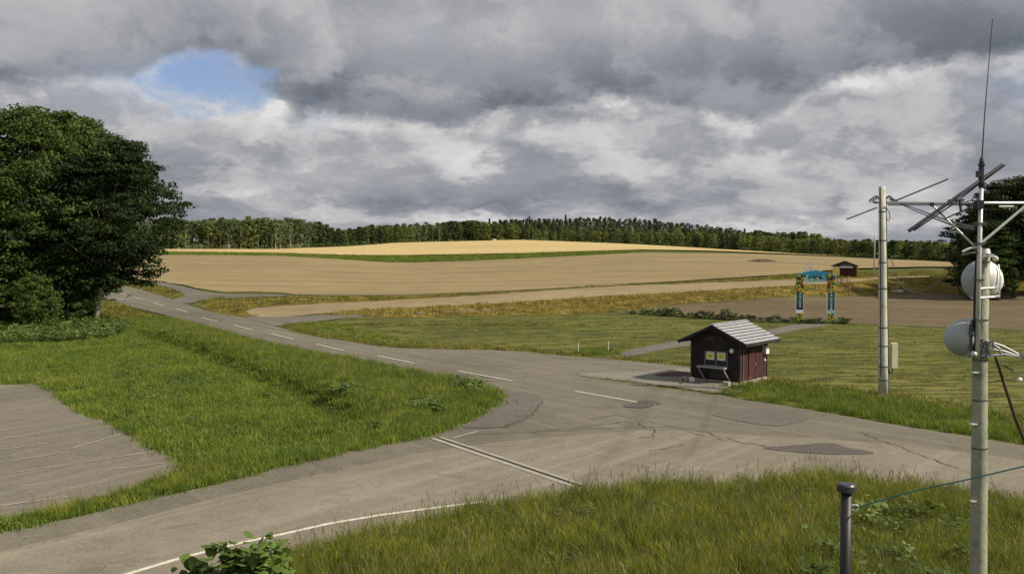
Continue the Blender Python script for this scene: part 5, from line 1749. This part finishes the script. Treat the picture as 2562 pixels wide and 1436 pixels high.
# ------------------------------------------------------------------ near antenna pole
def build_antenna_pole():
    D = 16.7
    A = lambda px, py, d=D: at(px, py, d)
    base = A(2444, 605)
    base.z = 0
    # extend the pole axis down to the ground
    t0, t1 = A(2464, 628), A(2448, 1436)
    dirv = (t1 - t0)
    low = t0 + dirv * ((t0.z + 0.3) / -dirv.z)
    base = Vector((low.x, low.y, 0))
    k = empty('antenna_pole', base, 0, label='tall near concrete pole carrying dishes and antennas at right', cat='antenna pole')
    B = MB
    pts = [low, t1, A(2450, 1200), A(2452, 900), t0]
    B(base).tube(pts, [0.165, 0.138, 0.132, 0.118, 0.085], 20).build('shaft', M['pole_concrete'], k, sm=True)
    B(base).tube([A(2464, 634), A(2465, 622)], [0.095, 0.07], 16).build('shaft_cap', M['galvanised'], k)
    for px, y in ((2441, 931), (2437, 1060), (2436, 1252)):
        B(base).box(A(px - 2, y, D - 0.06), (0.09, 0.10, 0.02)).build('step_bolt', M['white_paint'], k)
    for y in (655, 720, 742, 800, 900, 1000, 1120):
        cx = np.interp(y, [628, 900, 1436], [2464, 2452, 2448])
        rr_ = np.interp(y, [628, 900, 1436], [0.09, 0.122, 0.142])
        B(base).tube([A(cx, y - 2), A(cx, y + 2)], rr_, 20).build('steel_band', M['steel_band'] if y not in (720, 742) else M['galvanised'], k)
    # slim steel mast clamped to the left front
    B(base).tube([A(2445, 895, D - .2), A(2450, 640, D - .2), A(2456, 450, D - .2)], [0.04, 0.036, 0.032], 12).build('mast_pipe', M['galvanised'], k, sm=True)
    B(base).tube([A(2440, 892, D - .16), A(2444, 700, D - .16), A(2448, 610, D - .16), A(2451, 500, D - .16)], 0.028, 8).build('cable_bundle', M['black_cable'], k)
    B(base).tube([A(2436, 880, D - .1), A(2439, 740, D - .1), A(2443, 650, D - .1)], 0.022, 8).build('cable_bundle', M['black_cable'], k)
    for y in (800, 700, 610, 560):
        cx = np.interp(y, [450, 640, 895], [2456, 2450, 2445])
        B(base).box(A(cx, y, D - .18), (0.12, 0.14, 0.035)).build('mast_clamp', M['steel_band'], k)
    # head of the mast
    B(base).tube([A(2456, 470, D - .2), A(2455, 440, D - .2), A(2456, 405, D - .2), A(2456, 392, D - .2)], [0.05, 0.045, 0.04, 0.015], 10).build('antenna_base', M['dark_steel'], k)
    B(base).tube([A(2456, 462, D - .2), A(2456, 458, D - .2)], 0.065, 10).build('antenna_collar', M['dark_steel'], k)
    B(base).tube([A(2456, 415, D - .2), A(2456, 411, D - .2)], 0.06, 10).build('antenna_collar', M['dark_steel'], k)
    B(base).box(A(2449, 436, D - .22), (0.07, 0.08, 0.10)).build('antenna_clamp', M['dark_steel'], k)
    B(base).box(A(2449, 512, D - .22), (0.12, 0.12, 0.14)).build('junction_box', M['dark_steel'], k)
    wh = B(base).tube([A(2457, 394, D - .2), A(2464, 280, D - .2), A(2474, 160, D - .2), A(2483, 52, D - .2)], [0.012, 0.009, 0.007, 0.006], 6).build('whip_antenna', M['dark_steel'], k)
    B(base).lathe(A(2483, 51, D - .2), (0, 0, 1), [(-0.015, 0), (0, 0.014), (0.015, 0)], 8).build('whip_tip', M['dark_steel'], wh)
    # crossarm and braces
    B(base).tube([A(2220, 508, D - .1), A(2440, 508, D - .1), A(2680, 508, D - .1)], 0.024, 10).build('crossarm', M['galvanised'], k, sm=True)
    B(base).tube([A(2222, 513.5, D - .1), A(2440, 513.5, D - .1)], 0.009, 6).build('crossarm_wire', M['black_cable'], k)
    B(base).tube([A(2500, 517, D - .1), A(2536, 517, D - .1)], 0.016, 8).build('crossarm_stub', M['white_paint'], k)
    B(base).tube([A(2333, 514, D - .15), A(2436, 614, D - .15)], 0.019, 8).build('brace', M['galvanised'], k)
    B(base).tube([A(2572, 510, D - .15), A(2458, 606, D - .15)], 0.023, 8).build('brace', M['galvanised'], k)
    B(base).lathe(A(2332, 512, D - .15), (0, 1, 0), [(-.02, 0.0), (-.02, 0.035), (.02, 0.035), (.02, 0.0)], 10).build('brace_joint', M['dark_steel'], k)
    # booms
    B(base).tube([A(2274, 578, D - .45), A(2400, 489, D - .3), A(2508, 413, D - .1)], 0.030, 8).build('dipole_boom', M['dark_steel'], k)
    B(base).tube([A(2286, 577, D - .3), A(2380, 514, D - .2), A(2440, 468, D - .1), A(2515, 413, D)], 0.013, 6).build('dipole_rod', M['dark_steel'], k)
    B(base).tube([A(2368, 546, D - .3), A(2440, 513, D - .3)], 0.012, 6).build('dipole_rod', M['dark_steel'], k)
    B(base).tube([A(2401, 503, D - .25), A(2404, 528, D - .25)], 0.022, 6).build('boom_clamp', M['dark_steel'], k)
    B(base).tube([A(2372, 502, D - .25), A(2412, 500, D - .25)], 0.02, 6).build('boom_clamp', M['dark_steel'], k)
    B(base).tube([A(2440, 540, D - .2), A(2432, 500, D - .2), A(2440, 484, D - .2), A(2450, 490, D - .2)], 0.009, 6).build('cable_loop', M['black_cable'], k)
    B(base).tube([A(2408, 630, D - .2), A(2425, 622, D - .2), A(2448, 618, D - .2)], 0.022, 6).build('side_arm', M['galvanised'], k)
    B(base).tube([A(2405, 640, D - .2), A(2428, 634, D - .2), A(2448, 632, D - .2)], 0.026, 6).build('side_arm', M['dark_steel'], k)
    B(base).box(A(2478, 640, D - .15), (0.09, 0.1, 0.05)).build('cap_bracket', M['galvanised'], k)
    B(base).lathe(A(2487, 650, D - .15), (0.3, -0.6, .5), [(0, 0), (0, .045), (.06, .04), (.08, 0)], 12).build('small_lamp', M['white_paint'], k, sm=True)
    # upper dish
    dish = [(-0.22, 0.0), (-0.20, 0.10), (-0.13, 0.22), (-0.04, 0.295), (0.0, 0.31), (0.02, 0.325), (0.05, 0.325), (0.10, 0.31)]
    dome = [(0.10, 0.311), (0.15, 0.302), (0.20, 0.275), (0.25, 0.228), (0.29, 0.16), (0.315, 0.08), (0.322, 0.0)]
    for (c, ax, sc, lab) in ((A(2466, 702, D + .34), (-0.62, -0.05, 0.12), 1.06, 'upper'), (A(2426, 846, D + .12), (-1.0, -0.06, 0.05), 1.0, 'lower')):
        rf = B(base).lathe(c, ax, [(a * sc * (1.25 if lab == 'upper' else .3), b_ * sc) for a, b_ in dish], 40).build('dish_shell', M['radome_lit'], k, sm=True)
        rd = B(base).lathe(c, ax, [((0.10 + (a - 0.10) * (1.2 if lab == 'upper' else 1.45)) * sc, b_ * sc) for a, b_ in dome], 40).build('radome', M['radome'], k, sm=True)
        B(base).lathe(c, ax, [(0.095 * sc, 0.315 * sc), (0.095 * sc, 0.332 * sc), (0.125 * sc, 0.332 * sc), (0.125 * sc, 0.31 * sc)], 40).build('radome_rim', M['galvanised'], rd)
    for y in (722, 745):
        B(base).tube([A(2450, y, D - .12), A(2485, y - 2, D - .05), A(2500, y - 5, D + .15)], 0.02, 8).build('dish_bracket', M['galvanised'], k)
    B(base).tube([A(2500, 745, D), A(2503, 690, D), A(2498, 662, D + .1)], 0.014, 6).build('dish_strut', M['galvanised'], k)
    B(base).tube([A(2395, 715, D - .1), A(2405, 735, D - .1), A(2425, 750, D - .1), A(2445, 748, D - .1)], 0.014, 6).build('dish_cable', M['black_cable'], k)
    # lower bracketry
    B(base).box(A(2428, 808, D - .12), (0.06, 0.1, 0.17)).build('dish_mount', M['galvanised'], k)
    for (a, b_) in (((2425, 830), (2448, 850)), ((2427, 812), (2430, 885)), ((2434, 800), (2432, 880)), ((2422, 868), (2448, 862)), ((2428, 890), (2470, 895))):
        B(base).tube([A(*a, D - .2), A(*b_, D - .2)], 0.016, 6).build('mount_strut', M['dark_steel'], k)
    B(base).lathe(A(2434, 885, D - .25), (0, -1, 0), [(0, 0), (0, .045), (.08, .04), (.1, 0)], 12).build('bolt_cap', M['galvanised'], k)
    for y in (856, 872, 888):
        cx = np.interp(y, [628, 900, 1436], [2464, 2452, 2448])
        B(base).tube([A(cx, y - 3), A(cx, y + 3)], 0.135, 20).build('clamp_band', M['dull_zinc'], k)
        B(base).box(A(2474, y, D - .08), (0.12, 0.14, 0.05)).build('clamp_lug', M['dull_zinc'], k)
    arms = (((2468, 852), (2510, 866), (2548, 886)), ((2468, 872), (2510, 878), (2548, 890)), ((2470, 890), (2515, 886), (2548, 892)), ((2480, 858), (2500, 872), (2505, 885)))
    for a in arms:
        B(base).tube([A(*p, D - .1) for p in a], 0.020, 6).build('support_arm', M['dull_zinc'], k)
    B(base).lathe(A(2566, 890, D - .1), (0.9, -0.3, 0), [(a * .35, b_ * .35) for a, b_ in dish], 20).build('small_dish', M['radome'], k, sm=True)
    for q in range(6):
        g = np.random.default_rng(q)
        p = [A(2455 + g.uniform(-8, 30), 850 + g.uniform(-5, 45), D - .22) for _ in range(4)]
        B(base).tube(p, 0.008, 5).build('loose_cable', M['black_cable'], k)
    # guys and cables
    o = B().tube([A(2490, 892), A(2512, 960), A(2540, 1045), A(2575, 1130), A(2650, 1300), A(2760, 1560)], [0.022, 0.026, 0.03, 0.034, 0.03, 0.03], 8).build('guy_wire', M['rust_wire'])
    tag(o, 'thick dark guy wire running down right from the near pole', 'wire')
    o = B().tube([A(2495, 905), A(2530, 925), A(2550, 937), A(2620, 960)], 0.010, 6).build('thin_wire', M['black_cable'])
    tag(o, 'thin black wire leading right from under the pole bracket', 'wire')
    B().lathe(A(2549, 945, D), (0.3, 0, -1), [(0, 0), (0, .03), (.02, .045), (.05, .04), (.07, 0)], 10).build('insulator', M['white_paint'], o)
    o = B().tube([A(2468, 958), A(2510, 951), A(2548, 944)], 0.008, 6).build('thin_wire', M['black_cable'])
    tag(o, 'short thin black wire from the near pole to the white insulator', 'wire')


build_antenna_pole()


# ------------------------------------------------------------------ black post with cap and teal cable
def build_post():
    D = 18.0
    top = at(2118, 1209, D)
    base = Vector((top.x, top.y, 0))
    sc = F / D
    k = empty('capped_post', base, 0, label='black post with a wide flat cap in the near grass', cat='post')
    zt = top.z
    MB().tube([(0, 0, -0.3), (0, 0, zt - 0.12)], 13.5 / sc, 20).build('shaft', M['post_black'], k, sm=True)
    MB().lathe((0, 0, zt - 0.14), (0, 0, 1), [(0, 0.0), (0, 24 / sc), (0.11, 24 / sc), (0.14, 21 / sc), (0.15, 0)], 28).build('cap', M['post_cap'], k)
    MB().tube([(12 / sc, -.02, zt - 0.40), (24 / sc, -.04, zt - 0.38), (30 / sc, -.04, zt - 0.43)], 0.022, 8).build('hook', M['galvanised'], k)
    MB().tube([(12 / sc, -.02, zt - 0.47), (22 / sc, -.04, zt - 0.49), (30 / sc, -.04, zt - 0.44)], 0.016, 8).build('hook', M['galvanised'], k)
    o = MB().tube([at(2147, 1268, 17.95), at(2290, 1227, 17.2), at(2430, 1197, 16.3), at(2562, 1166, 15.6), at(2800, 1100, 14.5)], 0.014, 6).build('teal_cable', M['teal_cable'])
    tag(o, 'thin teal cable stretched right from the black post across the pole', 'cable')


build_post()


# ------------------------------------------------------------------ leafy sapling at the bottom edge
def build_sapling():
    g = np.random.default_rng(8)
    D = 15.0
    base = at(585, 605, D)
    base.z = 0
    k = empty('sapling', base, 0, label='broad leaved sapling top rising at the bottom edge before the white line', cat='sapling')
    tips = [(575, 1352), (590, 1375), (610, 1395), (640, 1372), (676, 1350), (690, 1372), (655, 1405), (700, 1400), (470, 1402), (500, 1425), (530, 1430), (560, 1412), (620, 1425), (670, 1430), (480, 1450), (720, 1440),
            (640, 1450), (560, 1450), (600, 1440), (700, 1460), (520, 1470), (660, 1480), (590, 1490), (740, 1480), (450, 1490), (620, 1520), (540, 1520), (690, 1530)]
    st = MB(base)
    stem = [Vector((base.x, base.y, -0.1)), at(590, 1700, D) if False else Vector((base.x, base.y, 1.2)), Vector((base.x + 0.03, base.y, 2.2))]
    st.tube(stem, [0.05, 0.04, 0.028], 8)
    st.build('stem', M['bark'], k)
    V, Fq = [], []
    br = MB(base)
    for (px, py) in tips:
        e = at(px, py, D + g.uniform(-0.4, 0.4))
        s0 = stem[2].lerp(stem[1], g.uniform(0, .5))
        m_ = s0.lerp(e, .55) + Vector((0, 0, -0.1))
        br.tube([s0, m_, e], [0.014, 0.010, 0.004], 5, False)
        for _ in range(34):
            f_ = g.uniform(0.55, 1.0)
            c = np.array(m_.lerp(e, f_)) + g.normal(0, 0.10, 3) * np.array([1.2, 1.2, .75])
            s = g.uniform(0.13, 0.24)
            a = g.uniform(0, 2 * PI)
            tl = g.uniform(-0.1, 1.0)
            f = np.array([math.cos(a) * math.cos(tl), math.sin(a) * math.cos(tl), -math.sin(tl)])
            r = np.array([-math.sin(a), math.cos(a), 0])
            u = np.cross(r, f)
            c = c - np.array(base)
            b0 = len(V)
            V += [c - f * s * .5, c - f * s * .3 + r * s * .38 + u * s * .1, c + f * s * .1 + r * s * .36 + u * s * .08, c + f * s * .62,
                  c + f * s * .1 - r * s * .36 + u * s * .08, c - f * s * .3 - r * s * .38 + u * s * .1, c - f * s * .05]
            for i in range(6):
                Fq.append((b0 + 6, b0 + i, b0 + (i + 1) % 6))
    br.build('branches', M['bark'], k)
    obj('foliage', mesh_np('foliage', V, Fq, M['leaf_fresh']), k)


build_sapling()
print('objects', len(bpy.data.objects), 'far trees', cnt)
